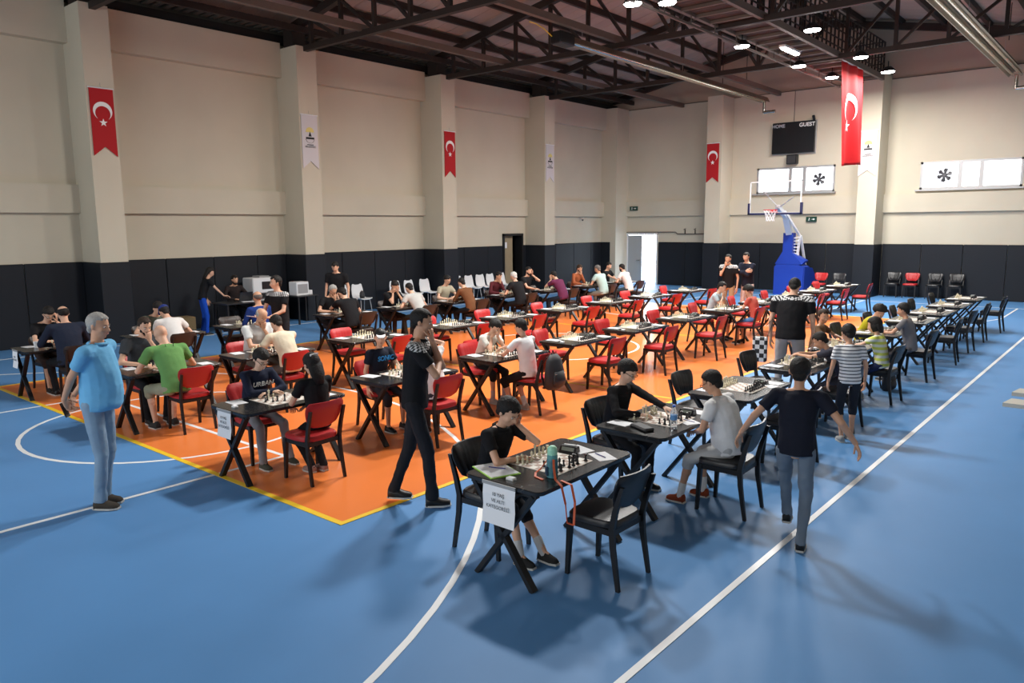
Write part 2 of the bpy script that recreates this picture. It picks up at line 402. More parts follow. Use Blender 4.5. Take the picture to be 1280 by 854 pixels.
# ------------------------------------------------------------------ windows with fans
def window(n, x0, x1, z0, z1, m1, m2, order):
    y = YB+.05
    wdo = empty('window_%d' % n, ((x0+x1)/2, y, (z0+z1)/2), kind='structure')
    cx, cz = (x0+x1)/2, (z0+z1)/2
    b = MB(); t = .07
    b.box(x0-cx, x1-cx, -.06, .03, z0-cz, z0-cz+t); b.box(x0-cx, x1-cx, -.06, .03, z1-cz-t, z1-cz)
    b.box(x0-cx, x0-cx+t, -.06, .03, z0-cz, z1-cz); b.box(x1-cx-t, x1-cx, -.06, .03, z0-cz, z1-cz)
    for m in (m1, m2): b.box(m-cx-.06, m-cx+.06, -.065, .03, z0-cz, z1-cz)
    b.obj('window_frame', M_ALU, wdo)
    xs = [x0+t, m1-.06, m1+.06, m2-.06, m2+.06, x1-t]
    for i in range(3):
        MB().box(xs[2*i]-cx, xs[2*i+1]-cx, 0, .01, z0-cz+t, z1-cz-t).obj('pane', M_GLASSW, wdo)
    MB().box(x0-cx-.12, x1-cx+.06, -.18, -.02, z0-cz-.05, z0-cz).obj('window_sill', M_ALU, wdo)
    return wdo
window(1, -12, -9.1, 3.66, 4.62, -10.72, -10.2, 0)
window(2, -6.33, -3.42, 3.62, 4.53, -5.15, -4.55, 0)
def fan(x, z, label):
    f = empty('window_fan', (x, YB-.03, z), 0, label, 'fan', 'round fans mounted in the high windows')
    b = MB()
    for rr in (.24, .17):
        st = []
        for i in range(25):
            a = 2*PI*i/24; c = V((math.cos(a)*rr, 0, math.sin(a)*rr)); e = V((math.cos(a), 0, math.sin(a)))*.006
            st.append([c+e+V((0, -.008, 0)), c+e+V((0, .008, 0)), c-e+V((0, .008, 0)), c-e+V((0, -.008, 0))])
        b.rings(st, False)
    b.box(-.24, .24, -.015, -.005, -.006, .006); b.box(-.006, .006, -.015, -.005, -.24, .24)
    b.obj('guard', M_BLACKM, f)
    MB().tube((0, -.03, 0), (0, .05, 0), .05, n=14).obj('hub', mat('grey_motor', (.09, .09, .1), .4), f)
    for k in range(6):
        a = 2*PI*k/6+.2; d = V((math.cos(a), 0, math.sin(a))); s = V((-math.sin(a), 0, math.cos(a)))
        p = [d*.04+s*.03, d*.17+s*.10+V((0, .02, 0)), d*.225+s*.05+V((0, .01, 0)), d*.22-s*.04-V((0, .01, 0)), d*.05-s*.03]
        MB().poly(p, .006, (0, 1, 0)).obj('blade', mat('grey_blade', (.07, .07, .08), .4), f)
fan(-9.66, 4.12, 'grey round fan in the high window beside the scoreboard')
fan(-5.6, 4.07, 'grey round fan in the high window right of the pillar banner')

# ------------------------------------------------------------------ roof
ceil = empty('ceiling', (0, 0, 0), kind='structure')
y = YN
k = 0
pl = {}
while y < YB:
    for side in (0, 1):
        if side not in pl:
            b = MB(); x0, x1 = (XL-.1, XC) if side == 0 else (XC, -.9)
            zz0, zz1 = zroof(x0)+.33, zroof(x1)+.33
            prof = [(0, 0), (.03, .035), (.0, .0)]
            ya = [0.008, .06, .09, .47, .5, .53, .91, .94, .992]; zo = [0, 0, -.0, 0, .02, 0, 0, 0, 0]
            lo = [(x0, yy, zz0+o) for yy, o in zip(ya, zo)]; hi = [(x1, yy, zz1+o) for yy, o in zip(ya, zo)]
            n = len(ya); vs = lo+hi+[(p[0], p[1], p[2]+.04) for p in lo]+[(p[0], p[1], p[2]+.04) for p in hi]
            fs = [(i, i+1, n+i+1, n+i) for i in range(n-1)]+[(2*n+i, 3*n+i, 3*n+i+1, 2*n+i+1) for i in range(n-1)]
            fs += [(0, n, 3*n, 2*n), (n-1, 3*n-1, 4*n-1, 2*n-1)]
            b.add(vs, fs); pl[side] = b.mesh('roof_panel', M_ROOF)
        o = bpy.data.objects.new('roof_panel', pl[side]); COL.objects.link(o); o.parent = ceil; o.location = (0, y, 0)
    y += 1.0
# weathertight skin just above the panels, flat bay over the stands
b = MB()
xs = [XL-.3, XC, -.9, XR+.3]; zs = [zroof(XL-.3)+.42, zroof(XC)+.42, zroof(-.9)+.42, zroof(-.9)+.42]
for i in range(3):
    b.rings([[(xs[i], YN-.3, zs[i]), (xs[i+1], YN-.3, zs[i+1]), (xs[i+1], YN-.3, zs[i+1]+.1), (xs[i], YN-.3, zs[i]+.1)], [(xs[i], YB+.3, zs[i]), (xs[i+1], YB+.3, zs[i+1]), (xs[i+1], YB+.3, zs[i+1]+.1), (xs[i], YB+.3, zs[i]+.1)]])
b.box(XL-.3, XL-.1, YN-.3, YB+.3, EAVE, zroof(XL)+.5)
b.obj('roof_skin', M_ROOF2, ceil)
MB().box(-1.0, -.8, YN, YB, 7.3, zroof(-.9)+.45).obj('eave_beam', M_STEEL, ceil)
# ribbed eave sheet and gutter beam along the left wall top
b = MB(); y = YN
while y < YB:
    b.box(XL+.0, XL+.95, y, y+.13, zroof(XL)+.06, zroof(XL)+.1); y += .24
b.obj('eave_rib_sheet', M_ROOF2, ceil)['kind'] = 'stuff'
MB().box(XL, XL+.16, YN, YB, EAVE, EAVE+.22).obj('eave_gutter', M_BLACKM, ceil)
MB().bar((XL+.95, YN, 7.62), (XL+.95, YB, 7.62), .1, .16).obj('eave_purlin', M_STEEL, ceil)
for k in range(-5, 7):
    x = XC+1.265*k
    if k == 0: continue
    MB().bar((x, YN, zroof(x)+.24), (x, YB, zroof(x)+.24), .1, .17).obj('purlin', M_STEEL, ceil)
MB().bar((XC, YN, zroof(XC)+.2), (XC, YB, zroof(XC)+.2), .14, .2).obj('purlin', M_STEEL, ceil)
MB().bar((-16.9, YN, zroof(-16.9)+.2), (-16.9, YB, zroof(-16.9)+.2), .1, .17).obj('purlin', M_STEEL, ceil)
for x, z in ((-15.2, 7.28), (-11.25, 7.3), (-3.9, 7.3)):
    MB().bar((x, YN, z), (x, YB-.05, z), .13, .16).obj('tie_beam', M_STEEL2, ceil)
# trusses
def truss(y):
    t = empty('roof_truss', (XC, y, 7.1), kind='structure')
    L = 8.45
    MB().bar((-7.95, 0, .06), (7.95, 0, .06), .13, .14).obj('bottom_chord', M_STEEL, t)
    for s in (-1, 1):
        MB().bar((s*(L+.3), 0, zroof(XC-L-.3)+.05-7.1), (0, 0, zroof(XC)+.05-7.1), .16, .2).obj('rafter', M_STEEL, t)
        MB().box(min(s*(L-.3), s*(L+.1)), max(s*(L-.3), s*(L+.1)), -.2, .2, .0, .6).obj('gusset', M_STEEL, t)
        for k in range(1, 7):
            x = s*1.265*k; ztop = zroof(XC-1.265*k)-7.1
            MB().bar((x, 0, .05), (x, 0, ztop), .09, .09, (0, 1, 0)).obj('vertical_web', M_STEEL, t)
            x2 = s*1.265*(k-1)
            MB().bar((x, 0, ztop-.02), (x2, 0, .08), .075, .075, (0, 1, 0)).obj('diagonal_web', M_STEEL, t)
    MB().bar((0, 0, .05), (0, 0, zroof(XC)-7.1), .09, .09, (0, 1, 0)).obj('vertical_web', M_STEEL, t)
for y in (-3.35, 1.9, 7.15, 12.42, 17.67, 22.98): truss(y)
b = MB()
for s in (-1, 1): b.bar((XC+s*8.75, 28.6, zroof(XC-8.75)+.1), (XC, 28.6, zroof(XC)+.1), .16, .22)
b.obj('gable_rafter', M_STEEL, ceil)
# hanging service lines under the roof
for (x, y) in ((-12.6, 26.8), (-11.7, 26.8), (-3.6, 25.2), (-2.9, 25.2)):
    MB().tube((x, y, 7.4), (x, y, zroof(x)+.2), .012, n=6).obj('hanger_rod', M_STEEL, ceil)
# catwalk
cw = empty('catwalk', (-7.93, 0, 7.22), kind='structure')
y0, y1 = -4, 27.6
for x in (-.55, .55): MB().bar((x, y0, 0), (x, y1, 0), .1, .16).obj('side_beam', M_STEEL2, cw)
y = y0+.2
jm = MB().box(-.5, .5, 0, .16, -.04, .02).mesh('deck_plank', mat('deck_board', (.06, .045, .04), .8, noise=.2, nscale=3))
sm = MB().box(-.53, .53, -.03, .03, -.07, .0).mesh('deck_joist', M_STEEL2)
k = 0
while y < y1:
    o = bpy.data.objects.new('deck_plank', jm); COL.objects.link(o); o.parent = cw; o.location = (0, y, .03)
    if k % 4 == 0:
        o = bpy.data.objects.new('deck_joist', sm); COL.objects.link(o); o.parent = cw; o.location = (0, y-.02, -.02)
    y += .175; k += 1
pm = MB().box(-.02, .02, -.02, .02, 0, 1.05).mesh('rail_post', M_STEEL)
for x in (.57, -.57):
    if x < 0: continue
    y = y0+.2
    while y < y1:
        o = bpy.data.objects.new('rail_post', pm); COL.objects.link(o); o.parent = cw; o.location = (x, y, .05); y += .33
    for z in (.2, .42, .65, .88, 1.1): MB().bar((x, y0, z), (x, y1, z), .03, .03).obj('rail_bar', M_STEEL, cw)
b = MB()
for q in range(5): b.box(-.55+.27*q, -.53+.27*q, y1-.04, y1, 0, 1.1)
for z in (.2, .42, .65, .88, 1.1): b.box(-.57, .57, y1-.04, y1, z, z+.03)
b.obj('end_railing', M_STEEL, cw)
# cable tray with lamps
tr = empty('cable_tray', (-8.42, 0, 6.93), kind='structure')
MB().bar((0, 2, 0), (0, 26.6, 0), .05, .05).obj('tray_bar', M_STEEL2, tr)
b = MB(); y = 3
while y < 26.5: b.box(-.01, .01, y, y+.02, 0, .25); y += 1.2
b.obj('tray_hanger', M_STEEL2, tr)

def flood(x, y, z, label, tube=False, vis=True):
    t = empty('ceiling_light', (x, y, z), 0, label, 'light', 'lamps hanging under the catwalk' if vis else 'lamps over the near half of the hall')
    if tube:
        MB().box(-.08, .08, -.55, .55, .0, .06).obj('housing', M_WHITEM, t)
        MB().bevbox(-.06, .06, -.5, .5, -.04, .0, .01).obj('lens', M_LAMP, t)
    else:
        b = MB(); b.loft([((0, 0, .0), (.2, 0, 0), (0, .16, 0)), ((0, 0, .05), (.19, 0, 0), (0, .15, 0)), ((0, 0, .14), (.09, 0, 0), (0, .08, 0))], 12); b.obj('housing', M_BLACKM, t)
        MB().loft([((0, 0, -.03), (.17, 0, 0), (0, .13, 0)), ((0, 0, .0), (.19, 0, 0), (0, .15, 0))], 12).obj('lens', M_LAMP, t)
        MB().box(-.012, .012, -.012, .012, .14, .3).obj('bracket', M_BLACKM, t)
    d = bpy.data.lights.new('lamp_light', 'AREA'); d.shape = 'DISK'; d.size = .7; d.energy = FLOOD_W*(1 if vis else 1.7); d.color = (1, .98, .94)
    l = bpy.data.objects.new('lamp_light', d); COL.objects.link(l); l.parent = t; l.location = (0, 0, -.06)
    return t
LAMPS = [(-8.52, 13.9, 'white oval lamp at top edge, topmost of the cluster under the catwalk'), (-7.96, 14.3, 'oval lamp just right of and below the topmost lamp'),
 (-8.42, 18.94, 'oval lamp hanging left of the long white tube lamp'), (-6.53, 18.48, 'oval lamp hanging beside the catwalk railing above the tube lamp'),
 (-8.22, 22.36, 'oval lamp just below the long tube lamp'), (-8.07, 24.73, 'oval lamp immediately left of the big hanging flag'),
 (-6.56, 22.33, 'oval lamp on the roof chord above the big hanging flag'), (-6.55, 24.97, 'oval lamp at the top of the pillar right of the big flag')]
for x, y, l in LAMPS: flood(x, y, 6.93, l)
flood(-7.7, 20.26, 6.93, 'long white tube lamp glowing beneath the catwalk deck', True)
flood(-8.4, 8.8, 6.93, 'left of the two oval lamps over the near half of the hall', False, False)
flood(-6.5, 8.8, 6.93, 'right of the two oval lamps over the near half of the hall', False, False)

# radiant heaters
def heater(x, y0, y1, z, label, wide):
    t = empty('radiant_heater', (x, y0, z), 0, label, 'heater', 'tube heaters hung from the roof')
    L = y1-y0
    for dx in ((-.1, .1) if wide else (0,)):
        MB().tube((dx, .5, 0), (dx, L, 0), .045, n=10).obj('tube', M_PIPE, t, smooth='auto')
    b = MB(); w = .24 if wide else .16
    b.poly([(-w, .5, -.04), (-w*.5, .5, .12), (w*.5, .5, .12), (w, .5, -.04), (w-.02, .5, -.04), (w*.5-.02, .5, .1), (-w*.5+.02, .5, .1), (-w+.02, .5, -.04)], L-.5, (0, 1, 0))
    b.obj('reflector', mat('dull_reflector', (.3, .26, .2), .4, metal=.8), t)
    MB().bevbox(-.15, .15, -.1, .5, -.12, .16, .02).obj('burner_box', M_BLACKM, t)
    b = MB(); b.tube((0, L-.1, 0), (0, L-.1, -.42), .05, n=10); b.tube((0, L-.1, -.4), (.42, L-.1, -.4), .06, n=10); b.obj('exhaust_elbow', M_PIPE, t, smooth='auto')
    yy = 1.0
    while yy < L: MB().tube((0, yy, .1), (0, yy, .55), .006, n=5).obj('hanger_chain', M_ALU, t); yy += 2.6
    b = MB(); pts = [V((-.1, -.1, .05)), V((-.14, -.35, .18)), V((-.1, -.7, .22)), V((-.05, -1.0, .2))]
    for i in range(3): b.tube(pts[i], pts[i+1], .012, n=6)
    b.obj('gas_hose', mat('yellow_hose', (.75, .6, .02), .4), t)
heater(-11.3, 15.1, 27.6, 6.9, 'thin tube heater with black burner box, left of the catwalk', False)
heater(-3.7, 1, 28.0, 6.9, 'wide twin-tube chrome heater crossing the top right corner', True)

# ------------------------------------------------------------------ flags and banners
def emblem_pts():
    # crescent (opening down) and star, in unit coordinates, crescent outer radius 1 centred at 0
    Ro, Ri, d = 1.0, .8, .26
    # inner circle centre (0,-d)
    yi = (Ro*Ro-Ri*Ri+d*d)/(2*-d); xi = math.sqrt(max(0, Ro*Ro-yi*yi))
    a0 = math.atan2(yi, xi); a1 = PI-a0
    b0 = math.atan2(yi+d, xi); b1 = PI-b0
    n = 28; strip = []
    for i in range(n+1):
        a = a0+(a1-a0)*i/n; b = b0+(b1-b0)*i/n
        strip.append(((math.cos(a)*Ro, math.sin(a)*Ro), (math.cos(b)*Ri, math.sin(b)*Ri-d)))
    star = []
    for i in range(10):
        a = PI/2+i*PI/5; rr = .44 if i % 2 == 0 else .44*.4
        star.append((rr*math.cos(a), -1.22+rr*math.sin(a)))
    return strip, star
def put_emblem(parent, scale, cx, cz, place, name='crescent_and_star'):
    strip, star = emblem_pts(); b = MB()
    vs = []; fs = []
    for o, i in strip: vs += [place(cx+o[0]*scale, cz+o[1]*scale), place(cx+i[0]*scale, cz+i[1]*scale)]
    for k in range(len(strip)-1): fs.append((2*k, 2*k+1, 2*k+3, 2*k+2))
    b.add(vs, fs)
    vs = [place(cx, cz-1.22*scale)]+[place(cx+p[0]*scale, cz+p[1]*scale) for p in star]
    b.add(vs, [(0, i+1, (i+1) % 10+1) for i in range(10)])
    me = bpy.data.meshes.new(name); me.from_pydata(b.v, [], b.f); me.materials.append(M_FWHITE)
    o = bpy.data.objects.new(name, me); COL.objects.link(o); o.parent = parent
    s = o.modifiers.new('s', 'SOLIDIFY'); s.thickness = .006
# big hanging flag, in the plane x = -7.3
fl = empty('hanging_flag', (-7.3, 24.12, 7.08), 0, 'large red flag with white crescent and star hanging from the roof', 'flag')
def fplace(u, v, off=0):
    # u along y, v down z
    dz = v
    x = .10*math.sin(u*3.4+dz*.5)*(.25+(-dz)/2.8)+.03*math.sin(u*9+dz*1.2)
    return (x+off, u*(1-.04*(-dz)/2.8)+.03*(-dz), dz+.05*math.sin(u*2)*(-dz/2.8))
N, Mv = 26, 34; vs = []; fs = []
for j in range(Mv+1):
    for i in range(N+1): vs.append(fplace(-.93+1.86*i/N, -2.85*j/Mv))
for j in range(Mv):
    for i in range(N): fs.append((j*(N+1)+i, j*(N+1)+i+1, (j+1)*(N+1)+i+1, (j+1)*(N+1)+i))
me = bpy.data.meshes.new('flag_cloth'); me.from_pydata(vs, [], fs); me.materials.append(M_RED); me.polygons.foreach_set('use_smooth', [True]*len(fs))
o = bpy.data.objects.new('flag_cloth', me); COL.objects.link(o); o.parent = fl; s = o.modifiers.new('s', 'SOLIDIFY'); s.thickness = .006
put_emblem(fl, .42, -.06, -1.2, lambda u, v: fplace(u, v, .016))
put_emblem(fl, .42, -.06, -1.2, lambda u, v: fplace(u, v, -.016))
MB().tube((0, -.95, .02), (0, .95, .02), .02, n=8).obj('hanging_pole', M_WHITEP, fl)

def banner(face, cx, cy, ztop, zbot, w, kind, label, grp):
    # face 'L' : hangs on column front at x, plane YZ facing +X ; 'B' : plane XZ facing -Y
    rz = R(90) if face == 'L' else 0
    t = empty('pillar_banner', (cx, cy, ztop), rz, label, 'banner', grp)
    h = ztop-zbot; n = .2
    # local: x across, front at -y
    pts = [(-w/2, 0, 0), (w/2, 0, 0), (w/2, 0, -h), (0, 0, -h+n), (-w/2, 0, -h)]
    mm = M_DRED if kind == 'flag' else M_BANNER
    MB().poly(pts, .012, (0, 1, 0)).obj('cloth', mm, t)
    MB().tube((-w/2-.02, .006, .01), (w/2+.02, .006, .01), .015, n=8).obj('rod', M_WHITEP, t)
    MB().tube((0, .006, .01), (0, .02, .12), .004, n=5).obj('hook', M_ALU, t)
    if kind == 'flag':
        put_emblem(t, w*.40, 0, -.47, lambda u, v: (u, -.004, v))
    else:
        b = MB(); st = []
        for i in range(13):
            a = PI*i/12; st.append((math.cos(a)*.13, -.004, -.44+math.sin(a)*.13))
        b.poly(st, .003, (0, -1, 0)); b.obj('sun_emblem', M_YEL, t)
        b = MB(); b.poly([(-.05, -.008, -.55), (0, -.008, -.42), (.05, -.008, -.55)], .003, (0, -1, 0)); b.box(-.13, .13, -.008, -.005, -.62, -.57)
        for i in range(9):
            a = PI+PI*i/8; a2 = PI+PI*(i+.7)/8
            b.bar((math.cos(a)*.13, -.006, -.62+math.sin(a)*.1), (math.cos(a2)*.13, -.006, -.62+math.sin(a2)*.1), .004, .012, (0, 1, 0))
        b.obj('emblem_figure', M_INK, t)
        text('lettering', 'BELEDİYESİ', .062, (0, -.006, -.82), (R(90), 0, 0), M_INK, t)
        b = MB(); b.box(-.1, .1, -.006, -.003, -.775, -.755); b.obj('small_print', M_INK, t)
colx = XL+.955
banner('L', colx+.02, 7.18, 5.49, 4.08, .49, 'flag', 'red crescent banner on the leftmost pillar', 'red banners on pillars')
banner('L', colx+.02, 17.70, 5.5, 4.08, .48, 'flag', 'red crescent banner on the third pillar of the left wall', 'red banners on pillars')
banner('B', -13.36, YB-1.03, 5.58, 4.12, .5, 'flag', 'red crescent banner on the back wall pillar left of the scoreboard', 'red banners on pillars')
banner('L', colx+.02, 12.42, 5.47, 4.08, .5, 'logo', 'pale banner with yellow sun emblem on the second pillar from left', 'pale logo banners on pillars')
banner('L', colx+.02, 22.95, 5.47, 4.12, .48, 'logo', 'pale narrow logo banner on the fourth pillar of the left wall', 'pale logo banners on pillars')
banner('B', -7.75, YB-1.03, 5.58, 4.1, .56, 'logo', 'pale logo banner on the back pillar beside the big hanging flag', 'pale logo banners on pillars')

# scoreboard and speaker
sb = empty('scoreboard', (-10.62, YB-.12, 5.66), 0, 'black electronic scoreboard reading HOME and GUEST on the back wall', 'scoreboard')
MB().bevbox(-.78, .78, -.08, .1, -.56, .56, .015).obj('panel', mat('scoreboard_black', (.008, .008, .01), .3), sb)
MB().box(-.8, .8, .06, .12, -.6, .58).obj('back_frame', M_ALU, sb)
text('home_lettering', 'HOME', .17, (-.55, -.085, .43), (R(90), 0, 0), mat('dim_print', (.4, .42, .45), .6), sb, .002, bold=True)
text('guest_lettering', 'GUEST', .19, (.5, -.085, .42), (R(90), 0, 0), M_FWHITE, sb, .002, bold=True)
MB().tube((.72, -.02, .58), (.72, -.12, .7), .05, n=10).obj('siren', M_BLACKM, sb)
MB().tube((-.05, .1, .58), (-.05, .1, 1.7), .01, n=6).obj('cable', M_GREYINK, sb)
sp = empty('wall_speaker', (-10.62, YB-.14, 4.87), 0, 'small dark box speaker fixed below the scoreboard', 'speaker')
MB().bevbox(-.19, .19, -.12, .12, -.17, .17, .02).obj('cabinet', M_BLACKM, sp); MB().box(-.15, .15, -.13, -.12, -.13, .13).obj('grille', mat('grille', (.03, .03, .032), .8), sp)

# exit signs
def exitsign(loc, label):
    e = empty('exit_sign', loc, 0, label, 'sign', 'emergency exit signs on the back wall')
    MB().bevbox(-.19, .19, -.03, .03, -.09, .09, .008).obj('panel', mat('dark_green_sign', (.005, .05, .035), .4), e)
    b = MB(); b.poly([(.08, -.034, .035), (.14, -.034, 0), (.08, -.034, -.035)], .003, (0, -1, 0)); b.box(.02, .08, -.037, -.034, -.01, .01); b.obj('arrow', M_FWHITE, e)
    b = MB(); b.ell((-.07, -.036, .045), (.014, 0, 0), (0, 0, .014), (0, .003, 0), 8, 4)
    b.bar((-.07, -.035, .03), (-.08, -.035, -.015), .003, .022, (1, 0, 0)); b.bar((-.08, -.035, -.015), (-.11, -.035, -.06), .003, .013, (1, 0, 0)); b.bar((-.08, -.035, -.015), (-.045, -.035, -.055), .003, .013, (1, 0, 0)); b.bar((-.07, -.035, .025), (-.03, -.035, .0), .003, .01, (1, 0, 0))
    b.obj('running_figure', M_FWHITE, e)
exitsign((-17.35, YB-.16, 3.22), 'small green exit sign high above the open back door')
exitsign((-9.85, YB-.05, 2.68), 'small green exit sign right of the basketball hoop')
# pipe over the door, wall camera
p = empty('wall_pipe', (0, YB-.06, 2.2), 0, 'thin dark pipe with two valves above the open back door', 'pipe')
b = MB(); b.tube((-18, 0, 0), (-15.4, 0, .02), .02, n=8); b.tube((-15.4, 0, .02), (-15.3, 0, -.06), .02, n=8); b.tube((-15.3, 0, -.06), (-13.7, 0, -.06), .02, n=8); b.obj('pipe', M_STEEL2, p)
for x in (-14.95, -14.5):
    b = MB(); b.tube((x, 0, -.06), (x, 0, .12), .022, n=8); b.tube((x-.05, -.03, .12), (x+.05, -.03, .16), .012, n=6); b.obj('valve', M_STEEL, p)
c = empty('security_camera', (XL+.1, 26.2, 2.8), 0, 'small camera bracketed on the left wall near the back corner', 'camera')
MB().tube((0, 0, 0), (.16, -.1, -.06), .04, n=10).obj('housing', M_WHITEP, c); MB().tube((.15, -.095, -.056), (.17, -.105, -.064), .035, n=10).obj('lens', M_BLACKM, c); MB().box(-.1, .02, -.02, .02, -.01, .03).obj('bracket', M_WHITEP, c)

# ------------------------------------------------------------------ basketball stand
hp = empty('basketball_stand', (-9.98, 27.6, 0), 0, 'portable basketball stand with royal blue padded base and clear backboard', 'basketball hoop')
b = MB(); b.poly([(-.52, -.55, 0), (.52, -.55, 0), (.52, -.55, 1.0), (.3, -.55, 1.12), (-.45, -.55, 1.12), (-.52, -.55, .95)], .6, (0, 1, 0)); b.obj('base_pad', M_BLUEPAD, hp)
b = MB(); b.poly([(.545, -.5, 0), (.545, 1.15, 0), (.545, 1.15, .25), (.545, .3, .95), (.545, -.5, 1.02)], -1.09, (1, 0, 0)); b.obj('side_pad', mat('royal_blue_side', (.008, .04, .32), .5), hp)
b = MB(); b.poly([(-.5, -.56, 1.1), (.45, -.56, 1.1), (.5, -.3, 1.22), (.1, -.56, 1.5), (.1, -.56, 2.2), (-.24, -.56, 2.2), (-.24, -.56, 1.55)], .3, (0, 1, 0)); b.obj('column_pad', M_BLUEPAD, hp)
b = MB()
b.bar((-.06, -.4, 2.1), (.0, -1.0, 2.75), .2, .2); b.bar((.0, -1.0, 2.75), (.02, -1.9, 3.1), .14, .14)
b.obj('boom', M_WHITEM, hp)
b = MB(); b.bar((.2, -.3, 1.4), (.22, -.2, 2.1), .07, .07); b.bar((.22, -.2, 2.1), (.05, -1.3, 2.95), .07, .07); b.bar((.3, .3, .95), (.25, -.2, 2.1), .08, .05); b.obj('support_strut', M_WHITEM, hp)
b = MB()
for q in range(6): b.bar((.02, -.5+.0*q, 1.5+.1*q), (.24, -.25, 1.45+.12*q), .03, .03)
b.obj('strut_lattice', M_WHITEM, hp)
# backboard
BY = -2.08
gl = bpy.data.materials.new('clear_board'); gl.use_nodes = True; bb = gl.node_tree.nodes['Principled BSDF']; bb.inputs['Transmission Weight'].default_value = 1; bb.inputs['Roughness'].default_value = .02; bb.inputs['IOR'].default_value = 1.1; bb.inputs['Base Color'].default_value = (.95, .97, 1, 1)
bd = MB().box(-.86, .86, BY, BY+.015, 2.88, 3.92).obj('backboard', gl, hp)
b = MB()
for x0, x1, z0, z1 in ((-.88, .88, 3.91, 3.94), (-.88, -.85, 2.86, 3.94), (.85, .88, 2.86, 3.94), (-.88, .88, 2.86, 2.9)): b.box(x0, x1, BY-.012, BY+.03, z0, z1)
b.obj('board_frame', M_WHITEM, bd)
b = MB(); b.box(-.92, .92, BY-.04, BY+.05, 2.83, 2.89); b.box(-.93, -.86, BY-.04, BY+.05, 2.83, 3.22); b.box(.86, .93, BY-.04, BY+.05, 2.83, 3.22); b.obj('board_padding', mat('navy_padding', (.01, .012, .06), .5), bd)
b = MB(); b.bar((-.5, BY+.04, 3.7), (.0, -1.8, 3.1), .03, .03); b.bar((.6, BY+.04, 3.4), (.02, -1.8, 3.05), .03, .03); b.obj('board_brace', M_WHITEM, hp)
b = MB(); st = []
for i in range(25):
    a = 2*PI*i/24; c = V((math.cos(a)*.225, BY-.36+math.sin(a)*.225, 2.98)); e = V((math.cos(a), math.sin(a), 0))*.012
    st.append([c+e, c+V((0, 0, .012)), c-e, c-V((0, 0, .012))])
b.rings(st, False); b.box(-.1, .1, BY-.16, BY-.02, 2.9, 3.0); b.obj('rim', mat('red_rim', (.55, .03, .03), .4), hp)
b = MB(); L = []
for k in range(5):
    rr = [.22, .18, .15, .13, .135][k]; zz = 2.97-.09*k; off = (k % 2)*PI/10
    L.append([V((math.cos(2*PI*i/10+off)*rr, BY-.36+math.sin(2*PI*i/10+off)*rr, zz)) for i in range(10)])
for k in range(4):
    for i in range(10):
        j = (i+1) % 10 if k % 2 else (i-1) % 10
        b.tube(L[k][i], L[k+1][i], .005, n=4); b.tube(L[k][i], L[k+1][j], .005, n=4)
b.obj('net', M_WHITEP, hp)

# ------------------------------------------------------------------ chairs and tables
def chair_meshes(kind, vin):
    d = {}
    b = MB()
    # seat: rounded slab
    rs = []
    n = 20
    for z, k in ((.425, .93), (.435, 1.0), (.468, 1.0), (.484, .94), (.488, .6)):
        ring = []
        for i in range(n):
            a = 2*PI*i/n; c, s = math.cos(a), math.sin(a); p = .42
            x = .215*math.copysign(abs(c)**p, c); y = .21*math.copysign(abs(s)**p, s)+.01
            if y < 0: x *= .94
            ring.append((x*k, y*k, z))
        rs.append(ring)
    b.rings(rs); d['seat'] = b.mesh(kind+'_seat', vin, 'auto')
    b = MB(); nx, nz = 20, 9; fr = []; bk = []
    for j in range(nz+1):
        t = j/nz; z = .565+.265*t
        w = .225*(1-.34*(1-min(1, t/.7))**1.5) if t < .7 else .225*(1-.16*max(0, (t-.8)/.2)**2.2)
        if j == 0: w *= .72
        r1, r2_ = [], []
        for i in range(nx+1):
            u = -1+2*i/nx; x = u*w
            edge = min(1, (1-abs(u))*6)*min(1, (t*5+.1))*min(1, ((1-t)*5+.1))
            yc = -.205-.075*t+.035*u*u       # rake and curve
            fl_ = .008*abs(math.sin(u*PI*4)) if True else 0
            r1.append((x, yc+.006+.022*edge+fl_*edge, z)); r2_.append((x, yc-.006-.012*edge, z))
        fr.append(r1); bk.append(r2_)
    vs = [p for r in fr for p in r]+[p for r in bk for p in r]; m = (nx+1)*(nz+1); fs = []
    for j in range(nz):
        for i in range(nx):
            a = j*(nx+1)+i; fs.append((a, a+1, a+nx+2, a+nx+1)); fs.append((m+a, m+a+nx+1, m+a+nx+2, m+a+1))
    for i in range(nx):
        fs.append((i, m+i, m+i+1, i+1)); a = nz*(nx+1)+i; fs.append((a, a+1, m+a+1, m+a))
    for j in range(nz):
        a = j*(nx+1); fs.append((a, a+nx+1, m+a+nx+1, m+a)); a += nx; fs.append((a, m+a, m+a+nx+1, a+nx+1))
    b.add(vs, fs); d['backrest'] = b.mesh(kind+'_backrest', vin, 'auto')
    return d
def leg_mesh(s, front):
    b = MB()
    if front:
        pts = [(s*.195, .20, 0), (s*.185, .175, .43)]; b.loft_box = None
        b.rings([[(s*.195-.014, .2-.014, 0), (s*.195+.014, .2-.014, 0), (s*.195+.014, .2+.014, 0), (s*.195-.014, .2+.014, 0)],
                 [(s*.188-.02, .178-.02, .43), (s*.188+.02, .178-.02, .43), (s*.188+.02, .178+.02, .43), (s*.188-.02, .178+.02, .43)]])
    else:
        st = []
        for y, z, w_, x in ((-.245, 0, .014, .2), (-.195, .3, .02, .195), (-.185, .44, .022, .195), (-.215, .58, .02, .198), (-.272, .76, .014, .2)):
            st.append([(s*x-.013, y-w_, z), (s*x+.013, y-w_, z), (s*x+.013, y+w_, z), (s*x-.013, y+w_, z)])
        b.rings(st)
    return b.mesh('chair_leg', M_BLACKM)
LEGM = [leg_mesh(-1, True), leg_mesh(1, True), leg_mesh(-1, False), leg_mesh(1, False)]
